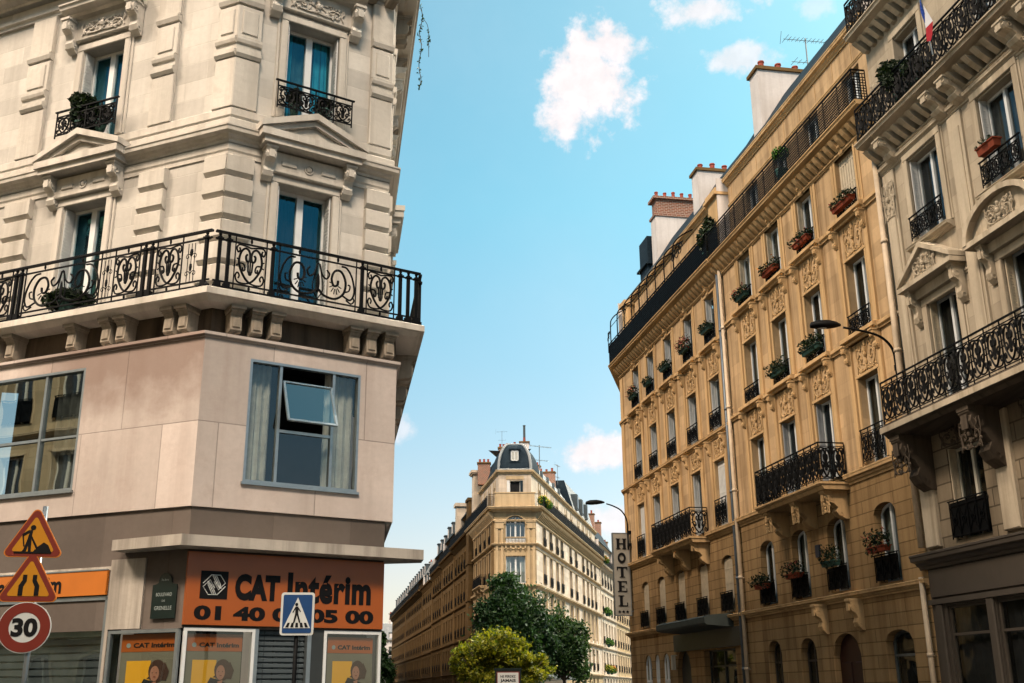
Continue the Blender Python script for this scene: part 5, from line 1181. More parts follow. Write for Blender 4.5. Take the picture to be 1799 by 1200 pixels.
# curved dome roof: ribs between three faces
def dome_prof(t): return (math.sin(t*math.pi/2), 1-math.cos(t*math.pi/2))
g = G(); V = []; N_ = 10; mid = (q1+q2)/2
back_l = AML.p(4.5, 0); back_r = AMR.p(4.5, 0); base = [back_l, q1, q2, back_r]; top = [Vector((mid.x-.9, mid.y+3.2, 0)), Vector((mid.x-.45, mid.y+1.3, 0)), Vector((mid.x+.45, mid.y+1.3, 0)), Vector((mid.x+.9, mid.y+3.2, 0))]
for i in range(N_+1):
    t = i/N_; hz = math.sin(t*math.pi/2); inn = 1-math.cos(t*math.pi/2)
    for b_, t_ in zip(base, top): q = b_.lerp(t_, inn); V.append((q.x, q.y, 21.5+2.75*hz))
F_ = [(i*4+j, i*4+j+1, (i+1)*4+j+1, (i+1)*4+j) for i in range(N_) for j in range(3)]+[(N_*4, N_*4+1, N_*4+2, N_*4+3)]
g.add(V, F_); dm = g.build('dome_roof', 'slate', FB)
g = G()
for j in (1, 2):
    g.tube([Vector(V[i*4+j])+Vector((0, -.02, .02)) for i in range(N_+1)], .13, 6)
g.tube([Vector(V[N_*4+1]), Vector(V[N_*4+2])], .13, 6); g.tube([(q1.x-.1, q1.y-.1, 21.56), (q2.x+.1, q2.y-.1, 21.56)], .10, 6); g.build('lead_rib', 'zinc', dm)
g = G(); g.M = AMF.m(AW/2, 22.25); g.box(-.48, .48, .0, 1.5, 0, 1.25); g.box(-.56, .56, -.06, 1.6, 1.25, 1.36); lu = g.build('dormer', 'slate', dm); g = G(); g.M = AMF.m(AW/2, 22.25); g.box(-.30, .30, -.03, -.005, .22, 1.05); g.build('pane', 'net_curtain', lu)
g = G(); g.M = AMF.m(AW/2, 22.25); [g.box(a, b, -.06, -.0, c, d) for a, b, c, d in ((-.36, -.30, .16, 1.11), (.30, .36, .16, 1.11), (-.36, .36, .16, .22), (-.36, .36, 1.05, 1.11), (-.03, .03, .2, 1.1))]; g.build('dormer_frame', 'white_paint', lu)
# side roofs, chimneys
def roof_run(bld, F, s0, s1, z, o0, rise, run, mat, depth=7): mansard(bld, F, s0, s1, z, o0, rise, run, depth, mat)
g = G(); g.M = AMR.M; 
g.add([(2.0, .05, 21.5), (26, .05, 21.5), (26, 1.9, 24.2), (3.5, 1.6, 24.1), (3.5, 5, 24.4), (26, 5, 24.6)], [(0, 1, 2, 3), (3, 2, 5, 4)]); g.build('roof', 'zinc', FB)
g = G(); g.M = AML.M; g.add([(-3.5, .05, 21.5), (-LL+1.2, .05, 21.5), (-LL+1.2, 1.1, 24.3), (-4.2, 1.1, 24.3), (-4.2, 4, 24.6), (-LL+1.2, 4, 24.6)], [(0, 1, 2, 3), (3, 2, 5, 4)]); g.build('roof', 'slate', FB)
g = G(); g.M = AMR.M
g.add([(26.5, .1, 21.5), (43.8, .1, 21.5), (43.8, 1.2, 25.3), (26.5, 1.2, 25.3), (26.5, 6, 25.6), (43.8, 6, 25.6), (26.5, 6, 21.5)], [(0, 1, 2, 3), (3, 2, 5, 4), (0, 3, 4, 6)]); g.build('roof_pavilion', 'zinc', FB)
g = G(); g.M = AMR.M @ Matrix.Translation((26.45, 0, 0)); g.add([(0, .0, 21.5), (0, 1.15, 25.35), (0, 7, 25.5), (0, 7, 21.5)], [(0, 1, 2, 3)]); g.build('pavilion_end', 'slate', FB)
for s in (29.5, 33.5, 37.5):
    g = G(); g.M = AMR.m(s, 22.2); g.box(-.5, .5, .05, 1.6, 0, 1.9); d_ = g.build('dormer', 'dark_zinc', FB); g = G(); g.M = AMR.m(s, 22.2); g.box(-.36, .36, .0, .045, .2, 1.7); g.build('pane', 'pane_dark', d_)
for s in (5.5, 9, 12.5, 16, 19.5):
    g = G(); g.M = AMR.m(s, 0); g.box(-.32, .32, .55, .75, 22.2, 23.1); g.build('skylight', 'dark_zinc', FB)
chimney(FB, MF, 2.5, 3.45, -7.6, -8.8, 22, 25.75, 'white_render', 4, pot=.12)
g = G(); g.M = MF.m(2.98, 0, -8.2); g.lathe([(.16, 25.9), (.13, 26.3), (.12, 27.6), (.15, 27.62), (.15, 27.7)], 8); g.build('flue', 'dark_zinc', FB)
chimney(FB, MF, .35, 1.7, -5.2, -6.0, 23, 24.65, 'red_brick', 4, pot=.12); chimney(FB, MF, 1.65, 2.3, -6.5, -7.2, 23, 25.0, 'red_brick', 3, pot=.12)
chimney(FB, MF, -1.9, -.6, -10.5, -11.5, 22, 24.2, 'red_brick', 3, pot=.13); chimney(FB, AMR, 16, 16.8, -2.2, -4.6, 23, 25.1, 'red_brick', 4, pot=.15); chimney(FB, AMR, 11, 11.8, -2.6, -3.4, 23, 25.2, 'red_brick', 2, pot=.13); chimney(FB, AMR, 24.6, 25.4, -2.0, -6, 23, 26.0, 'red_brick', 6, pot=.15)
for s in (13.2,):                                              # tall stone dormer-chimneys on the boulevard side
    g = G(); g.M = ML.M; g.box(-s-.75, -s+.75, -.25, 1.6, 19.5, 23.4); g.box(-s-.95, -s+.95, -.45, 1.7, 23.4, 23.55); g.box(-s-1.05, -s+1.05, -.55, 1.75, 23.55, 23.8); g.build('stone_stack', 'sunny_stone', FB)
g = G(); g.M = ML.M; g.box(-LL+.05, -LL+2.0, -.55, .02, .2, 20.9); g.box(-LL+.0, -LL+2.1, -.68, .02, 20.9, 21.2); g.box(-LL, -LL+2.1, -.64, .02, 14.2, 14.5); g.box(-LL, -LL+2.1, -.64, .02, 10.4, 10.7); g.build('corner_pier', 'tan_stone', FB)
balcony(FB, ML, 4.6, 9.6, 11.15, .75, 1.0, 'pale_trim', 3, style='mesh', cell=1.0); balcony(FB, ML, 4.6, 9.6, 7.25, .8, 1.05, 'pale_trim', 3, style='mesh', cell=1.0)

def simple_block(name, label, F, s0, s1, cols, w, floors, ztop, mats, group=None, cor=.45, attic_h=0, roofmat='zinc', bands=(), gmap=None, roof_rise=2.4, guardh=.9, depth=9, shut=None, dormers=0, chims=()):
    b = thing(name, F.p((s0+s1)/2), label, 'building', group); g = G()
    g.wall(F, s0, s1, 0, ztop, [(c-w/2, c+w/2, a, bb) for c in cols for a, bb in floors], dep=.3); g.build('wall', mats[0], b)
    tr = G(); p = F.path(s0, s1); tr.sweep(p, prof_cornice(cor, ztop-.35, ztop+.05))
    for z in bands: tr.sweep(p, prof_cornice(.22, z-.22, z))
    for c in cols:
        for a, bb in floors: surround(tr, F, c, w, a, bb, .05, .11)
    tr.M = F.M; n = int(abs(s1-s0)/.8)
    for i in range(n): u = F.k*(s0+(i+.5)*(s1-s0)/n); tr.prismx([(0, ztop-.75), (-.12, ztop-.75), (-cor*.7, ztop-.33), (0, ztop-.33)], u-.12, u+.12)
    for s in (s0, s1): u = F.k*s; q = .25 if s == min(s0, s1) else -.25; a_, b_ = sorted((u, u+F.k*q)); tr.bbox(a_, b_, -.09, .02, 0, ztop-.4, .02)
    tr.build('stone_trim', mats[1], b)
    for c in cols:
        for j, (a, bb) in enumerate(floors): lite(b, F, c, a, w, bb-a, guardh=guardh if j > 0 else 0, dep=.3, shut=shut)
    z = ztop+.05
    if attic_h:
        rail_run(b, F, s0+.1, s1-.1, z, cor-.1, 1.0, 1.2, 'mesh', (True, True))
        g = G(); g.wall(F, s0, s1, z-.05, z+attic_h, [(c-.45, c+.45, z+.1, z+2.1) for c in cols], o=-.6, dep=.22); g.build('attic_wall', mats[0], b)
        for c in cols: lite(b, F, c, z+.1, .9, 2.0, o=-.6, dep=.22)
        g = G(); g.sweep(F.path(s0, s1, -.6), prof_cornice(.22, z+attic_h-.28, z+attic_h)); g.build('attic_cornice', mats[1], b); z += attic_h
    mansard(b, F, s0, s1, z+.01, -.3 if attic_h else .05, roof_rise, 1.3, depth, roofmat); body(b, F, s0, s1, depth, 0, z, 'white_render')
    for i in range(dormers):
        s = s0+(i+.5)*(s1-s0)/dormers; g = G(); g.M = F.m(s, z+.25, -.45 if attic_h else -.1); g.box(-.55, .55, 0, 1.6, 0, 1.5); g.box(-.65, .65, -.1, 1.7, 1.5, 1.62); d_ = g.build('dormer', 'dark_zinc', b)
        g = G(); g.M = F.m(s, z+.25, -.45 if attic_h else -.1); g.box(-.38, .38, -.05, -.01, .2, 1.3); g.build('pane', 'white_render', d_)
    for (s, zt, np_, br) in chims: chimney(b, F, s-.4, s+.4, -1.6, -4.6, z, zt, 'white_render' if not br else 'red_brick', np_, pot=.14)
    return b
fA = [(.4, 2.8), (3.9, 6.2), (7.3, 9.8), (11.0, 13.3), (14.5, 16.3)]
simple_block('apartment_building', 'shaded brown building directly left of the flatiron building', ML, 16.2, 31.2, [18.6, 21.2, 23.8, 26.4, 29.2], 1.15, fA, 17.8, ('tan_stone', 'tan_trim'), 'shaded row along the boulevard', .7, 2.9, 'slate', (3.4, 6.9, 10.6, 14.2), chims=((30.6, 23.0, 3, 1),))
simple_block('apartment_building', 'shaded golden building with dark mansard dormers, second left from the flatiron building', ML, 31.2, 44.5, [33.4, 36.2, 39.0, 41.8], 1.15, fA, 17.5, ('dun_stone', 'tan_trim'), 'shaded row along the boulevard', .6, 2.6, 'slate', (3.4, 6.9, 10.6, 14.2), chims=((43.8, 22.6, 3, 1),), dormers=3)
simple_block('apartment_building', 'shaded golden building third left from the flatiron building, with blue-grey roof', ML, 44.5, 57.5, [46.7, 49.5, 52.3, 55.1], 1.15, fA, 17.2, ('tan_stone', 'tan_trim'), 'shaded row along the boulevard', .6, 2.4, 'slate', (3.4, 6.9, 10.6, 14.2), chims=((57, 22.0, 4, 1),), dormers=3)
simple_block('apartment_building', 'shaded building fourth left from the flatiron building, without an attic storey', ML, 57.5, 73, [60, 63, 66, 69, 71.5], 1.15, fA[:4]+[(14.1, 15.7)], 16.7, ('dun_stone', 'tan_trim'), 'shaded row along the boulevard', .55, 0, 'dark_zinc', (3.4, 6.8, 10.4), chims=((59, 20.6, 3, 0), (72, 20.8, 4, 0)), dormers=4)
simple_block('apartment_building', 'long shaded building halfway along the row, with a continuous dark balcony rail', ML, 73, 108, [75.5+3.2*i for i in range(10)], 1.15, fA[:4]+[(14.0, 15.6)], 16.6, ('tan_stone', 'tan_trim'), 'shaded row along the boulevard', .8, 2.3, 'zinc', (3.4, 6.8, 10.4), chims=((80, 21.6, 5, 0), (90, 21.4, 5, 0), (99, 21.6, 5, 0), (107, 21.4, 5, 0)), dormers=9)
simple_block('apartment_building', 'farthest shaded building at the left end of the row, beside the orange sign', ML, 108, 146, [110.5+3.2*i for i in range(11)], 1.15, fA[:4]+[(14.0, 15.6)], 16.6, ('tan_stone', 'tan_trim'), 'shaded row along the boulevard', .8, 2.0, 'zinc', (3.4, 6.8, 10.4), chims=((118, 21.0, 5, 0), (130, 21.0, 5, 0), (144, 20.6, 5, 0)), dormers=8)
for s in (27.6,):
    g = G(); g.M = ML.M; g.box(-s-.7, -s+.7, -.3, 1.4, 17.8, 22.3); g.box(-s-.9, -s+.9, -.5, 1.5, 22.3, 22.7); st = g.build('stone_stack', 'sunny_stone', bpy.data.objects['apartment_building.002'])
# sunny side street, beyond the flatiron
fB = [(.4, 2.9), (3.9, 6.2), (7.3, 9.9), (11.1, 13.5), (14.7, 16.6)]
simple_block('apartment_building', 'stone building with flowers on its balconies, between flatiron building and HOTEL sign', MR, 44, 60, [46.2, 49.2, 52.2, 55.2, 58.2], 1.3, fB, 17.3, ('sunny_stone', 'sunny_trim'), 'side street buildings', .6, 3.2, 'slate', (3.3, 6.8, 10.7, 14.3), chims=((52, 25.0, 4, 1), (59, 24.8, 4, 1)))
simple_block('apartment_building', 'stone building with brick chimney stacks partly behind the HOTEL sign', MR, 60, 78, [62+3.1*i for i in range(6)], 1.3, fB, 16.6, ('pale_stone', 'sunny_trim'), 'side street buildings', .6, 2.8, 'slate', (3.3, 6.8, 10.7, 14.3), chims=((66, 22.8, 4, 1), (77, 22.4, 3, 1)))
simple_block('apartment_building', 'lower sunlit building with a dark balcony line, showing to the right below the HOTEL sign', MR, 78, 118, [80+3.3*i for i in range(12)], 1.3, fB[:4], 14.2, ('sunny_stone', 'sunny_trim'), 'side street buildings', .7, 2.6, 'dark_zinc', (3.3, 6.8, 10.5))
# far white building at the end of the boulevard
FW = Facade((-44, 300), 90, True)
simple_block('apartment_building', 'distant white building at the far end of the boulevard, beside the orange sign', FW, 0, 22, [1.5+2.4*i for i in range(9)], 1.1, [(1, 3), (4.2, 6.4), (7.4, 9.6), (10.6, 12.8)], 14.6, ('white_render', 'canopy_concrete'), None, .5, 0, 'zinc', (3.8, 7.1, 10.3), dormers=9, roof_rise=4.2, chims=((6, 21.2, 5, 0), (10.5, 21.4, 5, 0), (15, 21.0, 5, 0)))
# building opposite, across the side street from the left corner building (behind the camera, seen in reflections)
OPP = Facade(PL.p(22, 14.5), AL+180, False)
simple_block('apartment_building', 'yellow stone building across the side street, seen reflected in the left windows', OPP, 0, 20, [1.5+2.5*i for i in range(8)], 1.2, fA, 17.8, ('pale_stone', 'pale_trim'), None, .6, 2.9, 'slate', (3.4, 6.9, 10.6, 14.2))

simple_block('apartment_building', 'unseen stone block added left of the viewer to hold back low sky light', Facade((-12.9, 4.0), 170.7, False), 0, 32, [2+3.0*i for i in range(10)], 1.2, fA, 17.8, ('tan_stone', 'tan_trim'), None, .6, 2.9, 'slate', (3.4, 6.9, 10.6, 14.2))  # out-of-view block added to cut the low light on the right-hand row
simple_block('apartment_building', 'stone row continuing behind the cream corner building, hidden by it', UT, 14, 200, [16+3.7*i for i in range(49)], 1.2, fA, 17.8, ('tan_stone', 'tan_trim'), None, .6, 2.9, 'slate', (3.4, 6.9, 10.6, 14.2))
simple_block('apartment_building', 'unseen stone row added behind the viewer to darken the lower facades', Facade((7, -7), -90, True), 0, 18, [2+2.8*i for i in range(6)], 1.2, fA, 17.8, ('pale_stone', 'pale_trim'), None, .6, 2.9, 'slate', (3.4, 6.9, 10.6, 14.2))  # out-of-view row added close behind the camera to darken the street level
# ================================================================== TREES AND PLANTS
def leaves(name, mat, C_, n, size, seed, parent=None, org=None, flat=.0, clumps=0, spread=.35):
    """leaf-sized quads through ellipsoids C_ = [(x,y,z,rx,ry,rz,weight)]"""
    rs = np.random.RandomState(seed); P = []
    wts = np.array([c[6] if len(c) > 6 else c[3]*c[5] for c in C_], float); wts /= wts.sum()
    for c, wt in zip(C_, wts):
        m = int(n*wt); 
        if clumps:
            k = max(4, int(clumps*wt)); d = rs.normal(size=(k, 3)); d /= np.linalg.norm(d, axis=1)[:, None]; r = rs.uniform(.45, 1.0, (k, 1))**.6; cc = d*r
            idx = rs.randint(0, k, m); q = cc[idx]+rs.normal(size=(m, 3))*spread*rs.uniform(.35, .75, (k, 1))[idx]
        else: d = rs.normal(size=(m, 3)); d /= np.linalg.norm(d, axis=1)[:, None]; q = d*rs.uniform(.2, 1, (m, 1))**.5
        P.append(q*np.array(c[3:6])+np.array(c[:3]))
    P = np.concatenate(P); m = len(P); a = rs.normal(size=(m, 3)); a /= np.linalg.norm(a, axis=1)[:, None]; b = np.cross(a, rs.normal(size=(m, 3))); b /= np.linalg.norm(b, axis=1)[:, None]
    s = size*rs.uniform(.6, 1.3, (m, 1)); V = np.stack([P-a*s, P+b*s*.5, P+a*s, P-b*s*.5], 1).reshape(-1, 3); o_ = np.array(org if org is not None else (0, 0, 0)); V = V-o_
    me = bpy.data.meshes.new(name); me.vertices.add(len(V)); me.vertices.foreach_set('co', V.ravel()); me.loops.add(4*m); me.loops.foreach_set('vertex_index', np.arange(4*m)); me.polygons.add(m); me.polygons.foreach_set('loop_start', np.arange(m)*4); me.polygons.foreach_set('loop_total', np.full(m, 4)); me.update(calc_edges=True); me.validate()
    me.materials.append(MT[mat]); o = bpy.data.objects.new(name, me); scene.collection.objects.link(o)
    if parent is not None: o.parent = parent
    return o
def tree(loc, label, crown, n, size, mat, seed, H, group=None, clumps=60, spread=.35, tr_=.16):
    t = thing('tree', loc, label, 'tree', group); L = Vector(loc); rnd = random.Random(seed)
    C_ = [(L.x+c[0], L.y+c[1], c[2])+tuple(c[3:]) for c in crown]
    leaves('crown', mat, C_, n, size, seed, t, loc, clumps=clumps, spread=spread)
    g = G(); g.tube(catmull([(L.x, L.y, 0), (L.x+.05, L.y, H*.3), (L.x-.05, L.y, H*.6)], 4), tr_, 8, tr_*.6)
    for c in C_:
        for _ in range(4):
            e = (c[0]+rnd.uniform(-.6, .6)*c[3], c[1]+rnd.uniform(-.6, .6)*c[4], c[2]+rnd.uniform(-.1, .7)*c[5]); m_ = ((L.x+e[0])/2, (L.y+e[1])/2, H*.45+(e[2]-H*.45)*.35)
            g.tube(catmull([(L.x, L.y, H*.42), m_, e], 4), tr_*.42, 5, .02)
    g.build('trunk', 'bark', t, True); return t
tree((-.2, 78, 0), 'tall dark green tree in front of the flatiron building', [(.0, 0, 5.9, 2.3, 2.4, 2.8), (-.2, .2, 8.3, 1.25, 1.4, 1.3), (.9, 0, 7.0, 1.1, 1.4, 1.4), (-1.5, 0, 6.0, 1.2, 1.4, 1.5), (1.5, 0, 5.2, 1.5, 1.6, 2.0), (0, 0, 3.8, 2.4, 2.4, 1.8)], 30000, .15, 'leaf_dark', 3, 7.0, 'trees on the square', 150, .32, .2)
tree((3.5, 80, 0), 'dark green tree before the sunlit side of the flatiron building', [(.0, 0, 4.6, 1.5, 1.6, 2.0), (.7, 0, 5.2, 1.0, 1.2, 1.3), (.9, 0, 3.6, 1.1, 1.2, 1.5), (-1.0, .4, 4.2, 1.2, 1.4, 1.6)], 13000, .15, 'leaf_mid', 5, 5.2, 'trees on the square', 90, .34, .15)
tree((-.75, 61, 0), 'bright yellow-green tree in front, lowest and broadest of the square trees', [(-.1, 0, 3.75, 1.3, 1.5, .95), (-1.25, .1, 3.45, 1.1, 1.2, .75), (.9, 0, 3.3, 1.1, 1.3, .8), (1.9, .1, 2.75, .85, 1.1, .65), (-2.05, -.2, 2.95, .65, .9, .55), (.2, 0, 2.3, 1.7, 1.6, .9, 1.0), (-1.2, 0, 2.1, .9, .9, .7, .5)], 19000, .11, 'leaf_yellow', 8, 3.3, 'trees on the square', 130, .30, .12)
tree((-24.6, 205, 0), 'small dark tree far away beside the orange sign', [(0, 0, 5.5, 1.8, 2, 4.5), (.2, 0, 9, .9, 1, 2.5), (1.4, 0, 4, 1.5, 1.6, 3)], 5000, .35, 'leaf_dark', 12, 7, None, 40, .4, .2)

GROUPB = 'flower boxes on the right-hand window ledges'
def flower_box(s, z, label, F=FR, w=.8, planter='terracotta', leaf='leaf_box', bloom=None, nb=50, nl=300, o=.20, h=.15, up=.17, F2=None, group=GROUPB, side=0):
    base = F.p(s, o, z); t = thing('flower_box', base, label, 'flower box', group); g = G()
    M = F.m(s, z, o); g.M = M
    g.add([(-w/2, -.08, 0), (w/2, -.08, 0), (w/2, .08, 0), (-w/2, .08, 0), (-w/2-.02, -.11, h), (w/2+.02, -.11, h), (w/2+.02, .10, h), (-w/2-.02, .10, h)], [(0, 3, 2, 1), (0, 1, 5, 4), (1, 2, 6, 5), (2, 3, 7, 6), (3, 0, 4, 7), (4, 5, 6, 7)])
    g.box(-w/2-.04, w/2+.04, -.13, .12, h-.03, h); g.build('planter', planter, t)
    sd_ = int(s*100+z*10); rnd = random.Random(sd_); C_ = []
    for i in range(5): q = F.p(s+(i-2)/4.2*w, o+.03+rnd.uniform(-.02, .08), z+h+up*.4); C_.append((q.x, q.y, q.z, .17+rnd.uniform(0, .07), .15, up*rnd.uniform(.7, 1.3)))
    leaves('foliage', leaf, C_, nl, .055, sd_, t, base)
    if bloom:
        C2_ = [(c[0]+F.n.x*.06, c[1]+F.n.y*.06, c[2]+.06, c[3], c[4], c[5]) for c in C_]; leaves('blossom', bloom, C2_, nb, .05, sd_+1, t, base)
    return t
zz = 14.98
flower_box(26.9, 15.05, 'terracotta flower box full of greenery in front of the closed top-floor shutter', w=1.1, bloom='blossom_red', nb=12)
flower_box(29.75, 15.05, 'terracotta boxes with red flowers on the top ledge, second window from the near end', w=1.0, bloom='blossom_red', nb=30)
flower_box(32.3, 15.05, 'terracotta boxes with small leaves on the top ledge, third window from the near end', w=1.0, bloom='blossom_orange', nb=20)
flower_box(34.85, 15.05, 'dark planter with red flowers on the top ledge beside the double downpipe', w=.9, planter='planter_green', bloom='blossom_red', nb=40)
flower_box(38.58, 15.0, 'dark green planter on the top ledge of the hotel, nearest the downpipe', w=.9, planter='planter_green')
flower_box(41.22, 15.0, 'planter overflowing with pink-red geraniums on the top ledge of the hotel', w=.9, planter='planter_green', bloom='blossom_red', nb=170, up=.32)
flower_box(43.94, 15.0, 'dark planter with sparse leaves on the middle top ledge of the hotel', w=.9, planter='planter_green', nl=260)
flower_box(46.55, 15.0, 'small dark planter on the top ledge of the hotel, second window from its far end', w=.7, planter='planter_green', nl=220)
flower_box(48.95, 15.0, 'planter with red flowers on the last top ledge at the far end of the hotel', w=.9, planter='planter_green', bloom='blossom_red', nb=90, up=.3)
flower_box(29.75, 11.45, 'bushy dark green plants on the ledge right behind the street lamp head', w=1.1, planter='planter_green', up=.30, nl=480)
flower_box(32.3, 11.45, 'shaggy plants on the fourth-floor ledge, left of the street lamp head', w=1.0, planter='planter_green', up=.28, nl=400)
flower_box(26.9, 5.02, 'terracotta box with red flowers on the low ledge nearest the grey building', w=.9, bloom='blossom_red', nb=40, up=.3, o=.26)
flower_box(29.75, 4.95, 'dark planter with trailing stems on the low ledge under the end of the balcony', w=.8, planter='planter_green', up=.34, nl=260, o=.26)
flower_box(32.3, 4.85, 'terracotta box with red-tipped leaves on the low ledge under the balcony', w=.9, bloom='blossom_red', nb=25, up=.26, o=.26)
flower_box(34.85, 4.75, 'terracotta box with drooping leaves on the low ledge beside the downpipe', w=.9, up=.26, o=.26)
flower_box(19.95, 13.25, 'single terracotta box hung on the upper guard rail of the grey building', w=.62, h=.2, nl=60, up=.05, o=.26, leaf='leaf_box')
def potted(loc, label, C_, n, leaf='leaf_box', size=.06, pot='planter_green', r=.16, h=.28, bloom=None, group=None):
    t = thing('potted_plant', loc, label, 'plant', group); L = Vector(loc); g = G(); g.at(Matrix.Translation(L)).lathe([(r*.7, 0), (r, h*.85), (r*1.1, h*.86), (r*1.1, h), (r*.8, h)], 12); g.build('pot', pot, t)
    sd_ = abs(int(L.x*37+L.z*91)); leaves('foliage', leaf, [(L.x+c[0], L.y+c[1], L.z+c[2])+tuple(c[3:]) for c in C_], n, size, sd_, t, loc)
    if bloom: leaves('blossom', bloom, [(L.x+c[0], L.y+c[1], L.z+c[2]+.1)+tuple(c[3:]) for c in C_], n//3, size, sd_+3, t, loc)
    return t
q = UL.p(3.55, .15, 12.12); potted(q, 'leafy shrub in a pot behind the upper left window rail of the cream building', [(0, 0, .55, .28, .2, .42), (.1, 0, .3, .3, .2, .2), (-.15, 0, .8, .15, .15, .2)], 1100, size=.075)
q = UL.p(3.05, .17, 12.12); potted(q, 'low dark plant beside the leafy shrub on the upper left window ledge', [(0, 0, .35, .2, .15, .2)], 350, r=.12, h=.2)
q = UF.p(1.75, .15, 12.12); potted(q, 'dark potted plant behind the scrolled rail of the upper front window', [(0, 0, .36, .2, .14, .16)], 300, r=.15, h=.26)
q = UF.p(1.15, .15, 12.12); potted(q, 'small dark plant at the left end of the scrolled upper front window rail', [(0, 0, .36, .13, .12, .2)], 260, r=.10, h=.2)
q = UL.p(3.0, .45, 8.15); potted(q, 'bushy plants in a trough on the left stretch of the long balcony', [(0, 0, .3, .5, .2, .25)], 900, r=.2)
q = FR.p(22.9, .35, 16.04); potted(q, 'grey-green bush on the high balcony of the grey building, left of the flag', [(0, 0, .9, .5, .35, .55), (-.2, .3, 1.2, .3, .3, .4)], 1500, size=.08, r=.25, h=.4)
q = FR.p(22.2, .35, 16.04); potted(q, 'dark foliage behind the high balcony railing of the grey building, beside the bush', [(0, 0, .7, .4, .3, .4)], 900, size=.08, r=.22, h=.35)
q = FR.p(37.6, .3, 17.55); potted(q, 'spiky shrub beside the stone pier on the roof balcony', [(0, 0, 1.0, .4, .4, .6), (.1, 0, 1.6, .25, .25, .4)], 900, size=.09, r=.22, h=.4)
q = FR.p(30.5, .3, 17.55); potted(q, 'small green plant poking above the roof balcony railing of the golden building', [(0, 0, 1.1, .3, .25, .25)], 350, leaf='leaf_fresh', r=.2, h=.5)
for i, (s, z, lab, bl_) in enumerate(((1.2, 17.95, 'yellow-flowering plants at the right corner balcony under the dome', 'blossom_yellow'), (2.2, 17.95, 'light green shrub on the sunny balcony corner under the dome', None), (45.3, 17.35, 'orange flowers on the balcony just left of the HOTEL sign', 'blossom_orange'), (46.8, 10.75, 'green shrub on a side street balcony, left of the sign letters E and L', None), (47.5, 6.85, 'ivy-green bush on the lower side street balcony', None), (46.2, 3.45, 'yellow flowers low on the side street front', 'blossom_yellow'), (49.8, 3.45, 'orange and green flowers on the low side street railing', 'blossom_orange'))):
    q = MR.p(s, .45, z); potted(q, lab, [(0, 0, .7, .5, .5, .5), (.4, .3, .5, .4, .4, .4)], 900, leaf='leaf_fresh', size=.09, r=.25, h=.4, bloom=bl_, group=None)
VB = UT.p(.75, .66, 15.95); vine = thing('hanging_vine', VB, 'thin trailing vine hanging from the cream building against the sky', 'plant')
VP = [VB+Vector((.03*math.sin(k*1.7), .05*math.sin(k*1.1), -.22*k)) for k in range(10)]
g = G(); g.tube(catmull(VP, 3), .008, 4); g.tube(catmull([VP[1], VP[1]+Vector((.12, .1, -.2)), VP[1]+Vector((.14, .15, -.9))], 4), .006, 4); g.build('stem', 'bark', vine)
leaves('foliage', 'leaf_mid', [(q.x, q.y, q.z, .05, .06, .10) for q in VP]+[(VP[1].x+.13, VP[1].y+.13, VP[1].z-.5, .04, .05, .35)], 150, .035, 77, vine, VB)

# ================================================================== LAMPS, HOTEL SIGN, AERIALS, FLAG, BILLBOARD
def street_lamp(s, z0, zc, reach, label, F=FR, z_at=None, headl=.85):
    t = thing('street_lamp', F.p(s, .0, z0), label, 'street lamp', 'wall-mounted street lamps'); g = G(); g.M = F.m(s, 0, 0)
    P = catmull([(0, -.16, z0-.9), (0, -.16, z0), (0, -.20, z0+(zc-z0)*.45), (0, -.45, z0+(zc-z0)*.78), (0, -.85, zc-.06), (0, -reach+headl*.6, zc+.04)], 5); g.tube(P, .04, 8, .032); g.build('arm', 'iron', t, True)
    g = G(); g.M = F.m(s, 0, 0); g.box(-.07, .07, -.18, 0, z0-.75, z0-.6); g.box(-.07, .07, -.18, 0, z0-.15, z0); g.build('bracket', 'iron', t)
    g = G(); yc = -reach; M = F.m(s, zc+.06, reach) @ Matrix.Rotation(R(4), 4, 'X'); V = []; Fc = []; n = 12; prof = [(-.5, .02, .03), (-.46, .11, .10), (-.25, .17, .16), (.1, .17, .16), (.35, .12, .11), (.5, .05, .05)]
    for (u, w_, h_) in prof:
        for k in range(n): a = 2*math.pi*k/n; V.append((w_*math.cos(a), u*headl, h_*(math.sin(a) if math.sin(a) > 0 else math.sin(a)*.45)))
    for i in range(len(prof)-1): Fc += [(i*n+k, i*n+(k+1) % n, (i+1)*n+(k+1) % n, (i+1)*n+k) for k in range(n)]
    Fc += [tuple(range(n)), tuple(range((len(prof)-1)*n, len(prof)*n))]; g.M = M; g.add(V, Fc); hd = g.build('lamp_head', 'iron', t, True)
    g = G(); g.M = M; g.blob((0, -.12*headl, -.035), (.10, .22*headl, .05), 10); g.build('diffuser', 'bulb_glass', hd, True); return t
street_lamp(25.15, 9.7, 10.62, 2.05, 'black curved wall lamp against the golden building, nearer of the two lamps')
street_lamp(50.9, 8.9, 10.15, 1.75, 'black curved wall lamp against the sky above the HOTEL sign, farther of the two lamps', headl=.95)
HM = Facade(FR.xy(51.0, .95), AR-90+180, False)
hs = thing('hotel_sign', FR.p(51.0, .5, 6.8), 'tall pale vertical HOTEL sign with black serif letters and three stars', 'sign')
g = G(); g.M = FR.M; g.box(-51.09, -50.91, -.92, -.10, 4.92, 8.78); g.build('panel', 'hotel_panel', hs)
g = G(); g.M = FR.M
for a in ((-.93, -.90, 4.9, 8.8), (-.12, -.09, 4.9, 8.8)): g.box(-51.1, -50.90, a[0], a[1], a[2], a[3])
g.box(-51.1, -50.90, -.90, -.12, 8.76, 8.80); g.box(-51.1, -50.90, -.90, -.12, 4.9, 4.94); g.box(-51.02, -50.98, -.1, .0, 8.72, 8.76); g.box(-51.02, -50.98, -.1, 0, 5.1, 5.14); g.build('frame', 'grey_metal', hs)
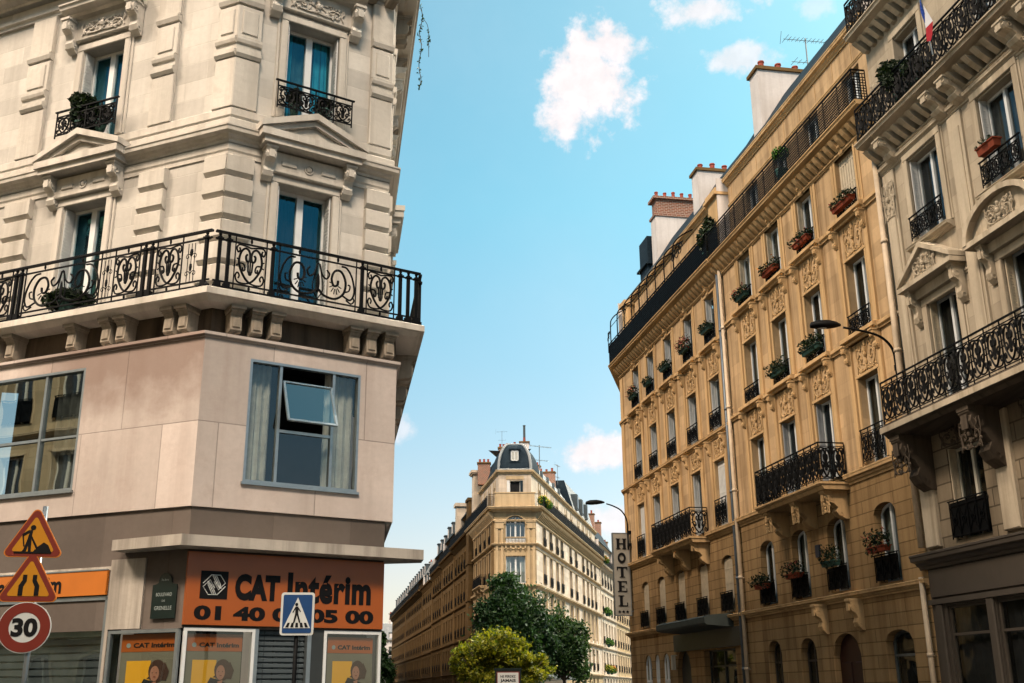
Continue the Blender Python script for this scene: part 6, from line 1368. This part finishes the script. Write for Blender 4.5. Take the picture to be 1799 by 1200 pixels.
# letters in the plane that faces down the street towards the viewer
HX = -FR.n                                                     # rightwards = towards the wall
HMx = Matrix(((HX.x, FR.d.x, 0, 0), (HX.y, FR.d.y, 0, 0), (0, 0, 1, 0), (0, 0, 0, 1)))
def slab(ch, g, cx, zb, w, h):
    y0, y1 = -.03, .0; st = w*.26; th = h*.11; sf = h*.075
    def b(x0, x1, z0, z1): g.box(cx+x0, cx+x1, y0, y1, zb+z0, zb+z1)
    if ch == 'H':
        for sx in (-1, 1):
            x = sx*w*.30; b(x-st/2, x+st/2, sf, h-sf); b(x-w*.2, x+w*.2, 0, sf); b(x-w*.2, x+w*.2, h-sf, h)
        b(-w*.30+st/2, w*.30-st/2, h*.46, h*.56)
    elif ch == 'O': g.ring(cx, zb+h/2, h*.27, h*.5, y0, y1, 28, sx=.80, sz=1.0)
    elif ch == 'T': b(-st/2, st/2, sf, h-th); b(-w*.24, w*.24, 0, sf); b(-w*.5, w*.5, h-th, h); b(-w*.5, -w*.42, h*.68, h-th); b(w*.42, w*.5, h*.68, h-th)
    elif ch == 'E': b(-w*.36, -w*.36+st, 0, h); b(-w*.46, -w*.36, 0, sf); b(-w*.46, -w*.36, h-sf, h); b(-w*.36+st, w*.42, 0, th*.8); b(-w*.36+st, w*.40, h-th*.8, h); b(-w*.36+st, w*.15, h*.45, h*.55); b(w*.34, w*.42, th*.8, h*.3); b(w*.32, w*.40, h*.74, h-th*.8); b(w*.10, w*.15, h*.38, h*.62)
    elif ch == 'L': b(-w*.3, -w*.3+st, 0, h); b(-w*.44, w*.1, h-sf, h); b(-w*.44, -w*.3, 0, sf); b(-w*.3+st, w*.44, 0, th*.8); b(w*.36, w*.44, th*.8, h*.34)
o_ = FR.p(50.905, .92, 0); o_.z = 0
for i, ch in enumerate('HOTEL'):
    g = G(); M = HMx.copy(); M.translation = o_; g.M = M; slab(ch, g, .41, 8.02-i*.67, .52, .50); g.build('letter', 'ink_black', hs)
g = G(); g.M = M
for i in range(3): P = [(.22+.19*i+(.075 if k % 2 == 0 else .032)*math.sin(k*math.pi/5), 5.09+(.075 if k % 2 == 0 else .032)*math.cos(k*math.pi/5)) for k in range(10)]; g.prismy(P, -.03, 0)
g.build('star', 'ink_black', hs)
def aerial(loc, h, label, az=60, big=1.0):
    t = thing('tv_aerial', loc, label, 'aerial'); L = Vector(loc); d = D(az); g = G(); g.tube([L, L+Vector((0, 0, h))], .03*big, 6); g.build('mast', 'grey_metal', t)
    g = G(); e = d.cross(Vector((0, 0, 1)))
    for zf, ln in ((.93, 1.25*big), (.35, .9*big)):
        a = L+Vector((0, 0, h*zf))-d*ln*.75; b = L+Vector((0, 0, h*zf+.03))+d*ln*.75; g.tube([a, b], .014*big, 4)
        k = 11 if zf > .5 else 6
        for i in range(k): q = a.lerp(b, (i+.5)/k); l = (.20+.06*(i == 0)*2)*big; g.tube([q-e*l+Vector((0, 0, .05)), q+e*l], .010*big, 3); g.tube([q-Vector((0, 0, .10)), q+Vector((0, 0, .10))], .008*big, 3) if i % 2 else None
    g.tube([L+Vector((0, 0, h*.93))-d*1.0*big+Vector((0, 0, .35)), L+Vector((0, 0, h*.93))-d*1.1*big-Vector((0, 0, .25))], .012*big, 3); g.build('antenna', 'grey_metal', t); return t
q = FR.p(35.0, -3.4, 24.7); aerial(q, 1.75, 'double-barred television aerial on the large white chimney', 80, 1.0)
q = MR.p(14, -2.2, 24.3); aerial(q, 2.6, 'tall thin aerial behind the zinc roof of the flatiron building, left of the small cloud', 60, 1.6)
q = MR.p(25.5, -2.2, 24.6); aerial(q, 2.4, 'lone aerial mast beside the roof pavilion of the flatiron building', 20, .9)
q = MF.p(.7, -5.5, 25.0); aerial(q, 1.5, 'short aerial beside the brick chimney left of the dome', 90, .6)
# flag
FLS = 20.35
q = FR.p(FLS, 1.02, 17.1); t = thing('flag', q, 'small tricolour flag on a pole at the high balcony of the grey building', 'flag'); g = G(); M = FR.m(FLS, -.95, 1.06); g.M = M; g.tube([(0, .0, 16.9), (0, -.16, 18.6)], .018, 6); g.build('pole', 'grey_metal', t)
def flagp(u0, u1, mat, nm):
    g = G(); g.M = M; V = []; n = 8
    for i in range(n+1):
        v = i/n
        for u in (u0, u1): V.append((.03+.30*u*(1-.4*v)+.25*v*(.35+.5*u), -.14-.06*math.sin(3*u+4*v)-.03*v, 18.45-v*.95-u*.25+.05*math.sin(5*u)))
    g.add(V, [(2*i, 2*i+1, 2*i+3, 2*i+2) for i in range(n)]); g.build(nm, mat, t)
flagp(0, .28, 'flag_blue', 'blue_band')
g = G(); g.M = M; V = [(0.0, -.14, 18.45), (.28, -.20, 17.95), (.50, -.22, 17.48), (.10, -.16, 17.55), (.44, -.24, 17.15), (.08, -.17, 17.20)]
g.add(V, [(0, 1, 2, 3)]); g.build('white_band', 'flag_white', t); g = G(); g.M = M; g.add([V[3], V[2], V[4], (.28, -.20, 17.08), V[5]], [(0, 1, 2, 3, 4)]); g.build('red_band', 'flag_red', t)
# advertising panel on the square
bbp = thing('advertising_panel', (-.28, 50, 0), 'framed street advertising panel with a white poster, below the yellow-green tree', 'billboard'); g = G(); M = Matrix.Translation((-.28, 50, 0))
g.M = M; g.box(-.58, .58, -.08, .08, .6, 2.45); g.box(-.62, .62, -.11, .11, 2.45, 2.52); g.box(-.12, .12, -.06, .06, 0, .6); g.build('case', 'plate_green', bbp); g = G(); g.M = M; g.box(-.5, .5, -.095, -.081, .7, 2.37); g.build('border', 'sign_red', bbp); g = G(); g.M = M; g.box(-.46, .46, -.105, -.094, .74, 2.33); g.build('poster_sheet', 'sign_white', bbp)
letters('NE PERDEZ', M, -.34, .34, 2.12, 2.22, 'ink_black', bbp, bold=.03, y=-.108); letters('JAMAIS', M, -.34, .34, 1.90, 2.06, 'ink_black', bbp, bold=.04, y=-.108); letters('VOTRE ETE', M, -.32, .32, 1.74, 1.85, 'ink_black', bbp, bold=.03, y=-.108)
